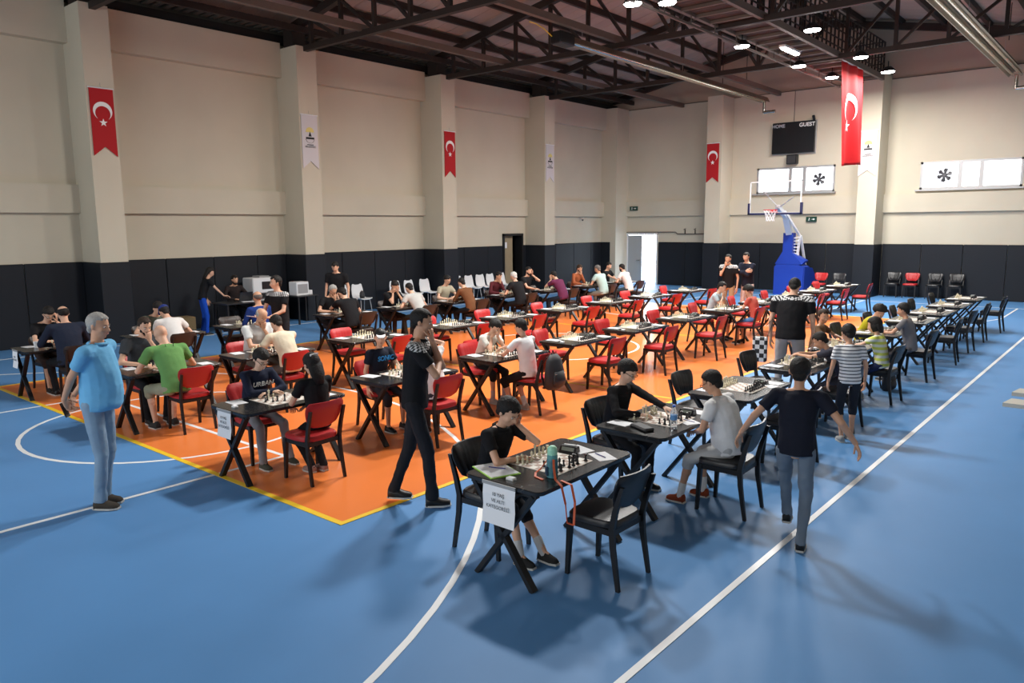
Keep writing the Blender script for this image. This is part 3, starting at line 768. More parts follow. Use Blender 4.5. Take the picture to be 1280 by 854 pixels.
fb = MB(); fb.box(-.18, .18, .16, .185, .385, .43); fb.box(-.18, .18, -.19, -.165, .385, .43); fb.box(-.2, -.175, -.18, .17, .385, .43); fb.box(.175, .2, -.18, .17, .385, .43)
FRM = fb.mesh('seat_frame', M_BLACKM)
def make_chair(kind, vin):
    cm = chair_meshes(kind, vin)
    t = empty('chess_chair', (0, 0, -50))
    for nm, me in (('seat', cm['seat']), ('backrest', cm['backrest']), ('seat_frame', FRM)):
        o = bpy.data.objects.new(nm, me); COL.objects.link(o); o.parent = t
    for me in LEGM:
        o = bpy.data.objects.new('leg', me); COL.objects.link(o); o.parent = t
    t['category'] = 'chair'; register(t); return t
PROTO = {'black': make_chair('black', M_BVINYL), 'red': make_chair('red', M_RVINYL), 'brown': make_chair('brown', M_BRVINYL)}
used = set()
def chair(kind, x, y, rz, label, group):
    p = PROTO[kind]
    if kind not in used:
        used.add(kind); p.location = (x, y, 0); p.rotation_euler = (0, 0, rz); p['label'] = label; p['group'] = group; return p
    return dup(p, (x, y, 0), rz, label, group)

def make_table():
    t = empty('chess_table', (0, 0, -50)); t['category'] = 'table'
    n = 6; ring = []
    for cx, cy, a0 in ((.35, .6, 0), (-.35, .6, 90), (-.35, -.6, 180), (.35, -.6, 270)):
        sx = 1 if cx > 0 else -1; sy = 1 if cy > 0 else -1; r = .06
        for i in range(n+1):
            a = R(a0+90*i/n); ring.append((cx-sx*r+r*math.cos(a), cy-sy*r+r*math.sin(a)))
    b = MB(); st = []
    for z, k in ((.718, .985), (.722, 1), (.746, 1), (.75, .992)):
        st.append([(x*k, y*k, z) for x, y in ring])
    b.rings(st); b.obj('tabletop', marble(), t)
    for y in (-.55, .55):
        for s in (-1, 1):
            MB().bar((-s*.265, y, 0.0), (s*.27, y, .7), .035, .055, (0, 1, 0)).obj('leg', M_BLACKM, t)
        MB().box(-.3, .3, y-.02, y+.02, .69, .718).obj('crossbar', M_BLACKM, t)
    MB().box(-.02, .02, -.55, .55, .66, .69).obj('rail', M_BLACKM, t)
    register(t); return t
TP = make_table(); TU = []
ORD = ['first', 'second', 'third', 'fourth', 'fifth', 'sixth', 'seventh', 'eighth', 'ninth', 'tenth', 'eleventh']
ROWS = {
 'K': dict(x=-3.36, ys=[4.42, 6.1, 7.85, 9.7, 11.5, 13.5, 15.45, 17.05, 18.75, 20.6], chair='black', name='black-chair row'),
 'A': dict(x=-6.88, ys=[4.35, 6.1, 7.95, 9.75, 11.5, 13.35, 15.2, 17.1, 19.0, 20.8, 22.95], chair='red', name='right-hand red-chair row'),
 'B': dict(x=-9.72, ys=[4.5, 6.0, 7.85, 9.85, 11.45, 13.25, 15.1, 16.95, 18.95], chair='red', name='left-hand red-chair row'),
 'D': dict(x=-12.85, ys=[4.35, 5.95, 7.6, 9.8, 11.45, 13.2, 15.1, 16.95, 18.85, 20.5], chair='brown', name='brown-chair row'),
}
# board
def make_board():
    t = empty('chess_board', (0, 0, -50)); t['category'] = 'chess board'
    MB().bevbox(-.225, .225, -.225, .225, 0, .003, .001).obj('border', M_BOARDEDGE, t)
    MB().box(-.21, .21, -.21, .21, .003, .0036).obj('squares', M_BOARD, t)
    register(t); return t
# pieces
def piece_mesh(kind, white, n=10):
    b = MB(); s = 1
    base = [(.0165, 0), (.0165, .004), (.012, .008)]
    P = {'pawn': ([(.014, 0), (.014, .005), (.008, .012), (.0055, .028), (.009, .031), (.005, .034), (.009, .040), (.009, .045), (.003, .050)]),
         'rook': base+[(.009, .014), (.0085, .038), (.012, .042), (.012, .054)],
         'bishop': base+[(.007, .018), (.006, .045), (.011, .049), (.008, .052), (.011, .062), (.007, .072), (.002, .080)],
         'queen': base+[(.008, .018), (.0065, .06), (.012, .065), (.008, .069), (.014, .085), (.009, .088), (.004, .094)],
         'king': base+[(.008, .018), (.0065, .065), (.012, .07), (.009, .074), (.014, .09), (.005, .094)],
         'knight': base+[(.010, .014), (.009, .022)]}[kind]
    b.lathe((0, 0, 0), P, n)
    if kind == 'king': b.box(-.002, .002, -.002, .002, .094, .106); b.box(-.006, .006, -.002, .002, .098, .102)
    if kind == 'knight':
        b.poly([(-.005, -.009, .02), (-.005, .008, .02), (-.005, .004, .036), (-.005, .016, .040), (-.005, .015, .047), (-.005, .002, .058), (-.005, -.006, .056), (-.005, -.011, .042)], .010, (1, 0, 0))
    return b.mesh('chess_%s_%s' % ('white' if white else 'black', kind), M_WOODP if white else M_BLKP, 'auto')
PM = {(k, w): piece_mesh(k, w) for k in ('pawn', 'rook', 'bishop', 'queen', 'king', 'knight') for w in (True, False)}
PML = {k: piece_mesh(k[0], k[1], 6) for k in PM}
far_mb = MB()
BACK = ['rook', 'knight', 'bishop', 'queen', 'king', 'bishop', 'knight', 'rook']
def setup(mode, rnd):
    # returns list (kind, white, file(y 0..7), rank(x 0..7))
    out = []
    if mode == 'start':
        for i, k in enumerate(BACK):
            out += [(k, True, i, 0), ('pawn', True, i, 1), ('pawn', False, i, 6), (k, False, i, 7)]
    elif mode == 'game':
        occ = set()
        for i, k in enumerate(BACK):
            for kk, wh, x in ((k, True, 0), ('pawn', True, 1), ('pawn', False, 6), (k, False, 7)):
                if rnd.random() < .22 and kk != 'king': continue
                f, r_ = i, x
                if rnd.random() < .42:
                    dx = rnd.choice([1, 1, 2]); r_ = x+dx if wh else x-dx
                    if kk != 'pawn': f = max(0, min(7, i+rnd.choice([-1, 0, 1])))
                if (f, r_) in occ: f, r_ = i, x
                if (f, r_) in occ: continue
                occ.add((f, r_)); out.append((kk, wh, f, r_))
    elif mode == 'few':
        out = [('king', False, 1, 3), ('pawn', False, 0, 4), ('pawn', False, 1, 5), ('rook', False, 2, 5), ('pawn', True, 3, 2), ('king', True, 2, 2), ('bishop', False, 3, 6)]
    return out
OCC = {'K': 6, 'A': 3, 'B': 2, 'D': 10}
DETAIL = {('K', 0), ('K', 1), ('K', 2), ('A', 0), ('A', 1), ('A', 2), ('A', 3), ('B', 0), ('B', 1), ('A', 4)}
BP = make_board(); bused = []
clockm = {}
def clock(x, y, rz, label):
    t = empty('chess_clock', (x, y, .75), rz, label, 'chess clock', 'digital chess clocks')
    if not clockm:
        clockm['b'] = MB().rings([[(-.075, -.04, 0), (.075, -.04, 0), (.075, .04, 0), (-.075, .04, 0)], [(-.07, -.012, .045), (.07, -.012, .045), (.07, .035, .045), (-.07, .035, .045)]]).mesh('clock_body', M_BLKP)
        clockm['d'] = MB().rings([[(-.055, -.034, .014), (.055, -.034, .014), (.055, -.036, .014), (-.055, -.036, .014)], [(-.055, -.019, .038), (.055, -.019, .038), (.055, -.022, .04), (-.055, -.022, .04)]]).mesh('clock_display', mat('lcd', (.25, .28, .24), .3))
        clockm['k'] = MB().bar((-.05, .01, .05), (.05, .01, .055), .014, .01).mesh('clock_lever', M_WHITEP)
    for nm, k in (('body', 'b'), ('display', 'd'), ('lever', 'k')):
        o = bpy.data.objects.new(nm, clockm[k]); COL.objects.link(o); o.parent = t
sheetm = MB().box(-.075, .075, -.105, .105, 0, .0025).mesh('score_sheet', stripes('printed_sheet', (.85, .86, .88), (.66, .67, .7), 60, .25, 'Y'))
penm = MB().tube((-.065, 0, .004), (.065, 0, .004), .004, n=6).mesh('pen', mat('blue_pen', (.02, .03, .2), .3))
def sheet(x, y, rz, label, z=.7505, mesh=None):
    o = bpy.data.objects.new('score_sheet', sheetm); COL.objects.link(o); o.location = (x, y, z); o.rotation_euler = (0, 0, rz)
    return tag(o, label, 'paper', 'score sheets on the tables')
def pen(x, y, rz, label, z=.7535):
    o = bpy.data.objects.new('pen', penm); COL.objects.link(o); o.location = (x, y, z); o.rotation_euler = (0, 0, rz)
    return tag(o, label, 'pen', 'pens on score sheets')
npieces = 0
for rk, rw in ROWS.items():
    for i, y in enumerate(rw['ys']):
        x = rw['x']; o_ = ORD[i]; nm = rw['name']
        rnd = random.Random(i*13+ord(rk))
        lab = 'black marble-topped X-leg table, %s from the front in the %s' % (o_, nm)
        if not TU: TU.append(1); t = TP; t.location = (x, y, 0); t['label'] = lab
        else: t = dup(TP, (x, y, 0), 0, lab)
        t['group'] = 'chess tables'
        g = rw['chair']+' chairs at the chess tables'
        for s, sn in ((-1, 'left'), (1, 'right')):
            if rk == 'A' and i == 7 and False: continue
            off = .5+rnd.uniform(-.02, .05); jr = rnd.uniform(-.1, .1); jy = rnd.uniform(-.05, .05)
            if rk == 'K' and i == 0: off, jr, jy = (.47, (-.02 if s > 0 else .05), (0.03 if s > 0 else -.14))
            if rk == 'K' and i == 1 and s > 0: off, jr, jy = .61, .02, .12
            if rk == 'A' and i == 0 and s > 0: off, jr, jy = .5, .02, .03
            rz = (R(90) if s > 0 else R(-90))+jr
            chair(rw['chair'], x+s*off, y+jy, rz, '%s padded chair, %s side of %s table from front in %s' % (rw['chair'], sn, o_, nm), g)
        # board, pieces
        bl = 'chess board on the %s table from the front in the %s' % (o_, nm)
        if not bused: bused.append(1); bo = BP; bo.location = (x, y, .7505); bo['label'] = bl
        else: bo = dup(BP, (x, y, .7505), 0, bl)
        bo['group'] = 'chess boards'
        mode = 'game' if (rk == 'D' or (rk in 'AB' and i < OCC[rk]) or (rk == 'K' and i < 6) or (rk == 'A' and i == 6)) else 'start'
        if rk == 'K' and i == 2: mode = 'start'
        if rk == 'A' and i == 0: mode = 'few'
        pcs = setup(mode, rnd)
        for kd, wh, f, r_ in pcs:
            px = x+(-3.5+r_)*.0525; py = y+(-3.5+f)*.0525
            if rk == 'K' and i == 0 and False: pass
            if (rk, i) in DETAIL and npieces < 298:
                o = bpy.data.objects.new('chess_'+kd, PM[(kd, wh)]); COL.objects.link(o); o.location = (px, py, .7541); o.rotation_euler = (0, 0, R(-90) if wh else R(90))
                c_ = 'white' if wh else 'black'
                tag(o, '%s %s, %s column, %s row from front, %s table, %s' % (c_, kd, ORD[r_], ORD[f], o_, nm), 'chess piece', 'chess pieces on near tables'); npieces += 1
            else:
                me = PML[(kd, wh)]; far_mb.mi = 0 if wh else 1
                far_mb.add([(v.co.x+px, v.co.y+py, v.co.z+.7541) for v in me.vertices], [tuple(p.vertices) for p in me.polygons])
        # clock on the far side of the board, sheets beside
        if (rk, i) not in (('K', 0),):
            clock(x+(.03 if rk != 'K' else .1), y+.31, R(0 if rk != 'A' or i else 0), 'black chess clock on %s table from front, %s' % (o_, nm))
            sheet(x-.21, y-.37, R(90+rnd.uniform(-12, 12)), 'white score sheet, near left corner, %s table from front, %s' % (o_, nm))
            sheet(x+.19, y+.43, R(90+rnd.uniform(-12, 12)), 'white score sheet, far right corner, %s table from front, %s' % (o_, nm))
fo = far_mb.mesh('chess_pieces', [M_WOODP, M_BLKP], False)
o = bpy.data.objects.new('chess_pieces', fo); COL.objects.link(o)
tag(o, 'ivory and black chess pieces standing on the boards of the farther tables', 'chess piece', None, 'stuff')
#@@PART2
# ------------------------------------------------------------------ people
def remesh(mb, vox, smooth=2, disp=0, mats=None, name='m'):
    me = bpy.data.meshes.new(name); me.from_pydata(mb.v, [], mb.f)
    bm = bmesh.new(); bm.from_mesh(me); bmesh.ops.recalc_face_normals(bm, faces=bm.faces); bm.to_mesh(me); bm.free()
    o = bpy.data.objects.new('tmp', me); COL.objects.link(o)
    m = o.modifiers.new('r', 'REMESH'); m.mode = 'VOXEL'; m.voxel_size = vox
    if smooth: s = o.modifiers.new('s', 'SMOOTH'); s.factor = .5; s.iterations = smooth
    if disp:
        d = o.modifiers.new('d', 'DISPLACE'); d.texture = wrinkle_tex(); d.strength = disp; d.mid_level = .5; d.texture_coords = 'LOCAL'
    dg = bpy.context.evaluated_depsgraph_get()
    out = bpy.data.meshes.new_from_object(o.evaluated_get(dg)); bpy.data.objects.remove(o); bpy.data.meshes.remove(me)
    return out
_wt = []
def wrinkle_tex():
    if not _wt:
        t = bpy.data.textures.new('wrinkles', 'CLOUDS'); t.noise_scale = .11; t.noise_depth = 2; _wt.append(t)
    return _wt[0]
def fin(me, name, parent, m):
    me.materials.clear(); me.materials.append(m); me.polygons.foreach_set('use_smooth', [True]*len(me.polygons)); me.update()
    o = bpy.data.objects.new(name, me); COL.objects.link(o)
    if parent: o.parent = parent
    return o
def grab(mb, me):
    b = len(mb.v); mb.v += [tuple(v.co) for v in me.vertices]; mb.f += [tuple(i+b for i in p.vertices) for p in me.polygons]; mb.m += [0]*len(me.polygons)
def ik(a, t, l1, l2, pole):
    d = t-a; L = d.length
    if L > (l1+l2)*.995: t = a+d.normalized()*(l1+l2)*.995; d = t-a; L = d.length
    if L < abs(l1-l2)+.03: L = abs(l1-l2)+.03
    n = d.normalized(); p = pole-n*pole.dot(n)
    if p.length < 1e-4: p = V((0, 0, 1))-n*n.z
    p.normalize(); c = (l1*l1+L*L-l2*l2)/(2*l1*L); c = max(-1, min(1, c))
    return a+n*l1*c+p*l1*math.sqrt(1-c*c), t
def hand(mb, wr, d, nrm, side, s, curl, n=6):
    # d: direction of the fingers, nrm: palm normal, side: towards the thumb
    d = d.normalized(); nrm = (nrm-d*nrm.dot(d)).normalized(); sd = nrm.cross(d)
    if sd.dot(side) < 0: sd = -sd
    L = s
    mb.loft([(wr-d*.02*L, sd*.15*L, nrm*.11*L), (wr+d*.08*L, sd*.17*L, nrm*.10*L), (wr+d*.3*L, sd*.22*L, nrm*.09*L), (wr+d*.5*L, sd*.215*L, nrm*.075*L), (wr+d*.55*L, sd*.18*L, nrm*.05*L)], 10)
    for k, (ln, off) in enumerate(((.40, .165), (.46, .055), (.43, -.055), (.34, -.16))):
        p = wr+d*(.48*L)+sd*off*L; a = 0; dd = d+sd*off*.35; dd.normalize(); r = .052*L
        for j, f in enumerate((.45, .32, .26)):
            a += curl*(.8+.1*k)*(1, 1.2, .8)[j]
            v = dd*math.cos(a)+nrm*math.sin(a); q = p+v*ln*f*L
            mb.cap(p, q, r, r*.88, n); p = q; r *= .88
    p = wr+d*.14*L+sd*.14*L; v = (sd*.75+d*.75+nrm*.25).normalized(); q = p+v*.2*L; mb.cap(p, q, .075*L, .06*L, n)
    v = (sd*.3+d*.85+nrm*(.3+curl*.4)).normalized(); mb.cap(q, q+v*.2*L, .06*L, .05*L, n); q2 = q+v*.2*L
    v = (sd*.1+d*.9+nrm*(.35+curl*.6)).normalized(); mb.cap(q2, q2+v*.14*L, .05*L, .042*L, n)

def person(label, x, y, face, H=1.75, pose='sit', lean=8, bend=10, turn=0, nod=15, build=1.0, belly=0, hL='table', hR='table', feet=None,
           top=(.02, .02, .022), sleeve='short', topmat=None, bottom=(.03, .035, .05), pants='long', shoes=(.02, .02, .02), hair=('short', 'black'), skin=0,
           extras=(), tilt=0, cat='person', fine=None, seat=.49, socks=None, name='person', py=None):
    root = empty(name, (x, y, 0), R(face), label, cat)
    dist = math.hypot(x, y)
    if fine is None: fine = 2 if dist < 9.2 else 1 if dist < 13.5 else 0
    vox = (.021, .0145, .0098)[fine]*(.9 if H < 1.5 else 1)
    kid = H < 1.56
    k = H/1.75; w = k*build*(1.0 if not kid else 1.0)
    hh = .228*(1 if not kid else .95)*(.99 if H > 1.6 else 1)
    X = V((1, 0, 0)); Z = V((0, 0, 1)); Yv = V((0, 1, 0))
    if pose == 'sit': pel = V((0, 0 if py is None else py, seat+.058*H))
    else: pel = V((0, 0 if py is None else py, .543*H))
    la = R(lean); lb = R(lean+bend); lc = R(lean+bend*1.3)
    D = lambda a: V((math.sin(R(tilt))*math.cos(a)*.5, math.sin(a), math.cos(a))).normalized()
    d1, d2 = D(la), D(lb)
    waist = pel+d1*.095*H; chest = waist+d2*.11*H; sh = chest+d2*.085*H
    f1 = V((0, math.cos(la), -math.sin(la))); f2 = V((0, math.cos(lb), -math.sin(lb)))
    neck = sh+d2*.022*H-f2*.01
    hn = R(lean*.8+bend+nod*.45); hc = neck+D(hn)*(.032*H+.40*hh)+V((0, .012, 0))
    # head frame
    M = Matrix.Rotation(R(turn), 3, 'Z')@Matrix.Rotation(R(tilt*.8), 3, 'Y')@Matrix.Rotation(-R(nod+lean*.4+bend*.35), 3, 'X')
    hr, hf, hu = M@X, M@Yv, M@Z
    hp = lambda a, b, c: hc+hr*a*hh+hf*b*hh+hu*c*hh
    # shoulders and arms
    sw = .108*H*(build*.5+.5)*(1 if not kid else .98)
    S = {-1: sh-X*sw-d2*.012*H, 1: sh+X*sw-d2*.012*H}
    la1, la2 = .163*H, .148*H; hs = .105*H
    arms = {}
    for s, spec in ((-1, hL), (1, hR)):
        pole = V((s*.8, -.5, -.7)); hd = None; nr = V((0, 0, -1)); curl = .35; sd = V((-s, .2, 0))
        kx = spec if isinstance(spec, str) else None
        T = None
        if kx == 'table': T = V((s*.13, .36, .79)); pole = V((s*1, -.4, -.3)); hd = V((-s*.5, .9, -.05))
        elif kx == 'fold': T = V((s*-.02, .34, .80)) ; pole = V((s*1, .1, -.25)); hd = V((-s*1, .15, 0))
        elif kx == 'move': T = V((s*.06, .58, .82)); pole = V((s*.9, -.3, -.5)); hd = V((-s*.1, 1, -.25)); curl = .5
        elif kx == 'lap': T = V((s*.10, pel.y+.30, pel.z+.10)); pole = V((s*1, -.6, -.2)); hd = V((-s*.5, .8, -.3))
        elif kx == 'chin': T = hp(s*.10, .50, -.62); T = T-V((0, 0, .01)); pole = V((s*.35, .3, -1)); hd = hp(s*.04, .42, -.28)-T; nr = -hf; sd = V((-s*.3, -.2, 1)); curl = .75
        elif kx == 'face': T = hp(s*.30, .38, -.55); pole = V((s*.5, .3, -1)); hd = hp(s*.24, .34, -.05)-T; nr = -hf-X*s*.3; curl = .3; sd = V((-s, 0, .5))
        elif kx == 'temple': T = hp(s*.44, .28, -.42); pole = V((s*.7, .4, -1)); hd = hp(s*.40, .25, .1)-T; nr = -X*s-hf*.4; curl = .35; sd = hf
        elif kx == 'headtop': T = hp(s*.62, -.05, .30); pole = V((s*1, .1, .15)); hd = hp(s*.1, -.1, .55)-T; nr = -Z; curl = .3; sd = hf
        elif kx == 'hang': T = S[s]+V((s*.07, .03, -.3*H)); pole = V((s*.4, -1, -.2)); hd = V((0, .12, -1)); nr = V((-s, 0, 0)); curl = .28; sd = Yv
        elif kx == 'out': T = S[s]+V((s*.26, .02, -.23*H)); pole = V((s*.3, -1, 0)); hd = V((s*.45, .1, -1)); nr = V((-s*.6, -.2, -.4)); curl = .3; sd = Yv
        elif kx == 'back': T = V((s*.07, -.27, pel.z+.03)); pole = V((s*1, -.25, 0)); hd = V((-s*.5, .1, -.85)); nr = V((0, 1, 0)); curl = .6; sd = V((0, 0, 1))
        elif kx == 'cross': T = V((-s*.10, .22, chest.z-.02)); pole = V((s*1, .2, -.7)); hd = V((-s*1, 0, .1)); nr = V((0, -1, 0)); curl = .4; sd = V((0, 0, 1))
        elif kx == 'hold': T = V((s*.09, .34, pel.z+.12)); pole = V((s*.7, -.6, -.4)); hd = V((-s*.35, .9, 0)); nr = V((0, .0, 1)); curl = .45; sd = V((-s*.2, .6, .3))
        else:
            T = V(spec[0]); pole = V(spec[1]) if len(spec) > 1 and spec[1] else pole; hd = V(spec[2]) if len(spec) > 2 else None
        E, W = ik(S[s], T, la1, la2, pole)
        if hd is None: hd = (W-E)
        arms[s] = (S[s], E, W, hd.normalized(), nr, sd, curl)
    # legs
    hipw = .052*H*(.6+.4*build); l1, l2 = .243*H, .242*H; ank = .05*H if H > 1.5 else .055*H
    if feet is None:
        feet = [(-.12, pel.y+.215*H, 0), (.12, pel.y+.215*H, 0)] if pose == 'sit' else [(-.10, -.02, 0), (.10, .03, 0)]
    legs = {}
    for s, ft in ((-1, feet[0]), (1, feet[1])):
        hj = pel+X*s*hipw-Z*.02; fy = Yv if len(ft) < 4 else V((math.sin(R(ft[3])), math.cos(R(ft[3])), 0))
        A = V((ft[0], ft[1], ft[2]+ank))
        K, A2 = ik(hj, A, l1, l2, V((s*.18, 1, .55 if pose == 'sit' else .1)))
        legs[s] = (hj, K, A2, fy)
    # ---------------- skin body
    b = MB()
    TR = lambda c, rx, ry, fv: (c, X*rx, fv*ry)
    b.loft([TR(pel-d1*.05*H, .04*w, .04*w, f1), TR(pel, .125*w, .085*w, f1), TR(waist, .105*w, .08*w, f1), TR(chest, .125*w, .085*w, f2), TR(sh-d2*.015, .12*w, .065*w, f2), TR(sh+d2*.012*H, .05*w, .04*w, f2)], 12)
    b.cap(sh-d2*.01, neck+(hc-neck)*.5, .057*k*(1.05 if not kid else .9), .052*k*(1.05 if not kid else .9), 12)
    b.cap(neck-d2*.02, sh-X*sw*.8-d2*.01, .045*k, .04*k, 8); b.cap(neck-d2*.02, sh+X*sw*.8-d2*.01, .045*k, .04*k, 8)
    # head
    b.ell(hp(0, -.06, .12), hr*.335*hh, hf*.415*hh, hu*.375*hh, 16, 10)
    b.ell(hp(0, .07, -.10), hr*.285*hh, hf*.32*hh, hu*.34*hh, 14, 8)
    b.ell(hp(0, .14, -.32), hr*.20*hh, hf*.20*hh, hu*.155*hh, 12, 6)
    b.ell(hp(0, .25, -.40), hr*.10*hh, hf*.09*hh, hu*.075*hh, 8, 6)
    b.ell(hp(0, .29, .10), hr*.20*hh, hf*.085*hh, hu*.05*hh, 10, 6)
    b.cap(hp(0, .37, .03), hp(0, .46, -.12), .032*hh, .055*hh, 8)
    for s in (-1, 1):
        b.ell(hp(s*.06, .41, -.135), hr*.04*hh, hf*.04*hh, hu*.032*hh, 6, 4)
        b.ell(hp(s*.35, -.03, -.03), hr*.045*hh, hf*.075*hh, hu*.125*hh, 8, 6)
        b.ell(hp(s*.17, .24, -.12), hr*.10*hh, hf*.10*hh, hu*.10*hh, 8, 6)
    b.ell(hp(0, .355, -.255), hr*.10*hh, hf*.05*hh, hu*.045*hh, 8, 6)
    for s in (-1, 1):
        Sj, E, W, hd, nr, sd, cu = arms[s]
        b.cap(Sj, E, .044*w**.5*k**.5, .037*k, 10); b.cap(E, W, .038*k, .026*k, 10)
        hj, K, A, fy = legs[s]
        thick = .85 if pants == 'long' else 1
        b.cap(hj, K, .072*w*thick, .05*k*thick, 10); b.cap(K, K+(A-K)*.35-fy*.008, .05*k*thick, .052*k*thick, 10); b.cap(K+(A-K)*.3, A, .052*k*thick, .032*k, 10)
        if pants != 'none': b.cap(A-Z*.01, A+fy*.02*H-Z*.012*H, .032*k, .028*k, 8)
    bodym = remesh(b, vox, 2)
    hb = MB(); grab(hb, bodym); bpy.data.meshes.remove(bodym)
    for s in (-1, 1):
        Sj, E, W, hd, nr, sd, cu = arms[s]
        hand(hb, W, hd, V(nr), V(sd), hs*(1 if not kid else .95), cu, 6 if fine else 5)
    me = bpy.data.meshes.new('body'); me.from_pydata(hb.v, [], hb.f)
    body = fin(me, 'body', root, skinm(skin))
    # ---------------- shirt
    tm = topmat or cloth(top)
    b = MB(); i = .014
    bel = belly
    hem = .045 if pose == 'sit' else .028
    b.loft([TR(pel-d1*hem*H+f1*bel*.3, .148*w+i, (.108+bel*.25)*w+i, f1), TR(pel+f1*bel*.45, .150*w+i, (.108+bel*.5)*w+i, f1), TR(waist+f1*bel*.55, .138*w+i, (.10+bel*.65)*w+i, f1), TR(chest+f2*bel*.15, .152*w+i, (.11+bel*.2)*w+i, f2),
            TR(chest+d2*.05*H, .158*w+i, .10*w+i, f2), TR(sh-d2*.004, .12*w+i, .072*w+i, f2), TR(sh+d2*.014*H, .074*w, .06*w, f2), TR(sh+d2*.021*H, .058*w, .052*w, f2)], 16)
    for s in (-1, 1):
        Sj, E, W, hd, nr, sd, cu = arms[s]
        b.cap(sh-d2*.012*H+X*s*.04, Sj, .062*w, .058*w, 10)
        if sleeve == 'short':
            Q = Sj+(E-Sj)*.62; dd = (E-Sj).normalized(); uu = dd.cross(V((.3, .5, .8))).normalized(); vv = dd.cross(uu)
            b.loft([(Sj-dd*.035, uu*.03, vv*.03), (Sj-dd*.02, uu*.052*w, vv*.052*w), (Sj, uu*.062*w, vv*.062*w), (Q, uu*.060*k, vv*.060*k)], 12)
        else:
            b.cap(Sj, E, .06*w, .052*k, 10); dd = (W-E).normalized(); b.cap(E, W-dd*.015, .052*k, .036*k, 10)
    sm = remesh(b, vox*1.15, 3, .018 if fine else .014)
    shirt = fin(sm, 'shirt', root, tm)
    # ---------------- trousers
    b = MB(); pm = cloth(bottom); fl_ = .75 if pose == 'sit' else .62
    b.loft([TR(pel+d1*.05*H, .135*w+.004, .10*w+.004, f1), TR(pel, .148*w+.004, .112*w+.004, f1), TR(pel-d1*.035*H, .13*w, .10*w, f1)], 14)
    for s in (-1, 1):
        hj, K, A, fy = legs[s]
        if pants == 'long':
            b.cap(hj, K, .088*w, .064*k, 10); b.cap(K, A, .064*k, .05*k, 10); dd = (A-K).normalized()
            b.loft([(A-dd*.12, X*.048*k, fy*.055*k), (A+dd*.02, X*.052*k, fy*.062*k)], 10)
        elif pants == 'knee':
            b.cap(hj, K, .088*w, .072*k, 10); dd = (A-K).normalized(); b.cap(K, K+dd*.06, .07*k, .07*k, 10)
        else:
            Q = hj+(K-hj)*.72; b.cap(hj, Q, .09*w, .08*k, 10)
    fin(remesh(b, vox*1.2, 3, .02 if fine else .012), 'trousers' if pants == 'long' else 'shorts', root, pm)
    # ---------------- shoes, socks
    for s in (-1, 1):
        hj, K, A, fy = legs[s]; sx = V((fy.y, -fy.x, 0)); fl2 = .152*H*.5; g0 = A-Z*ank
        b = MB(); st = []
        for t, wd, ht in ((-.42, .6, .45), (-.38, .85, .6), (-.1, .95, .7), (.25, 1.0, .55), (.6, 1.12, .36), (.95, .95, .28), (1.12, .6, .18)):
            c = g0+fy*(t*fl2*1.05); hgt = ht*.115*k+.025; wdt = .043*k*wd
            st.append([c+sx*wdt*1.0+Z*.012, c+sx*wdt*.95+Z*hgt*.6, c+sx*wdt*.45+Z*hgt, c-sx*wdt*.45+Z*hgt, c-sx*wdt*.95+Z*hgt*.6, c-sx*wdt+Z*.012])
        b.rings(st); o = b.obj('shoe', cloth(shoes) if shoes != (.02, .02, .02) else M_BLACKM, root, smooth=True)
        b = MB(); b.rings([[g0+fy*(t*fl2*1.05)+sx*q*.046*k*wd+Z*zz for q, zz in ((1, .004), (1, .02), (-1, .02), (-1, .004))] for t, wd in ((-.45, .7), (-.1, .98), (.3, 1.02), (.7, 1.15), (1.16, .65))]); b.obj('sole', M_SOLE if fine else M_SOLE, o)
        if socks and pants != 'long':
            b = MB(); b.cap(A-Z*.02, A+(K-A).normalized()*.10, .041*k, .045*k, 10); b.obj('sock', cloth(socks), root, smooth=True)
    # ---------------- hair
    style, hcol = hair
    hm = hairm(hcol)
    if style not in ('bald', 'none'):
        rnd = random.Random(int(x*100)+int(y*10)); b = MB(); vol = {'short': 1.07, 'curly': 1.3, 'long': 1.12, 'bob': 1.15, 'balding': 1.05, 'bowl': 1.13, 'thick': 1.12}[style]
        n, m = (26, 18) if fine else (16, 11); st = []
        for j in range(1, m):
            t = -PI/2+PI*j/m; ring = []
            for q in range(n):
                a = 2*PI*q/n; dx, dy, dz = math.cos(t)*math.cos(a), math.cos(t)*math.sin(a), math.sin(t)
                r_ = vol*(1+(rnd.uniform(-.11, .11) if style == 'curly' else rnd.uniform(-.016, .016)+.018*math.sin(a*5+t*7+x)))
                px, py_, pz = dx*.345*r_, -.06+dy*.425*r_, .12+dz*.385*r_
                # hairline: hide the shell inside the skull where the face, ears and nape are
                inside = False
                front = {'bowl': .26, 'curly': .27, 'thick': .30}.get(style, .345)
                bb_ = [(.45, front), (.16, front-.06), (.10, .10), (.05, -.06), (-.06, -.08), (-.12, -.16), (-.9, -.5)]
                low = front
                for (y1_, z1_), (y2_, z2_) in zip(bb_, bb_[1:]):
                    if y2_ <= py_ <= y1_: low = z1_+(z2_-z1_)*(py_-y1_)/(y2_-y1_)
                if style in ('long', 'bob') and py_ < .08: low = -.5
                if pz < low+.035*math.sin(q*2.3+x*3)+rnd.uniform(-.02, .02): inside = True
                if style == 'balding' and (pz > .28 or py_ > .05): inside = True
                if inside: px, py_, pz = dx*.29, -.06+dy*.36, .10+dz*.30
                ring.append(hp(px, py_, pz))
            st.append(ring)
        b.rings(st)
        if style not in ('balding', 'curly'): b.ell(hp(0, -.27, -.16), hr*.25*hh, hf*.17*hh, hu*.22*hh, 12, 7)
        o = b.obj('hair', hm, body, smooth=True)
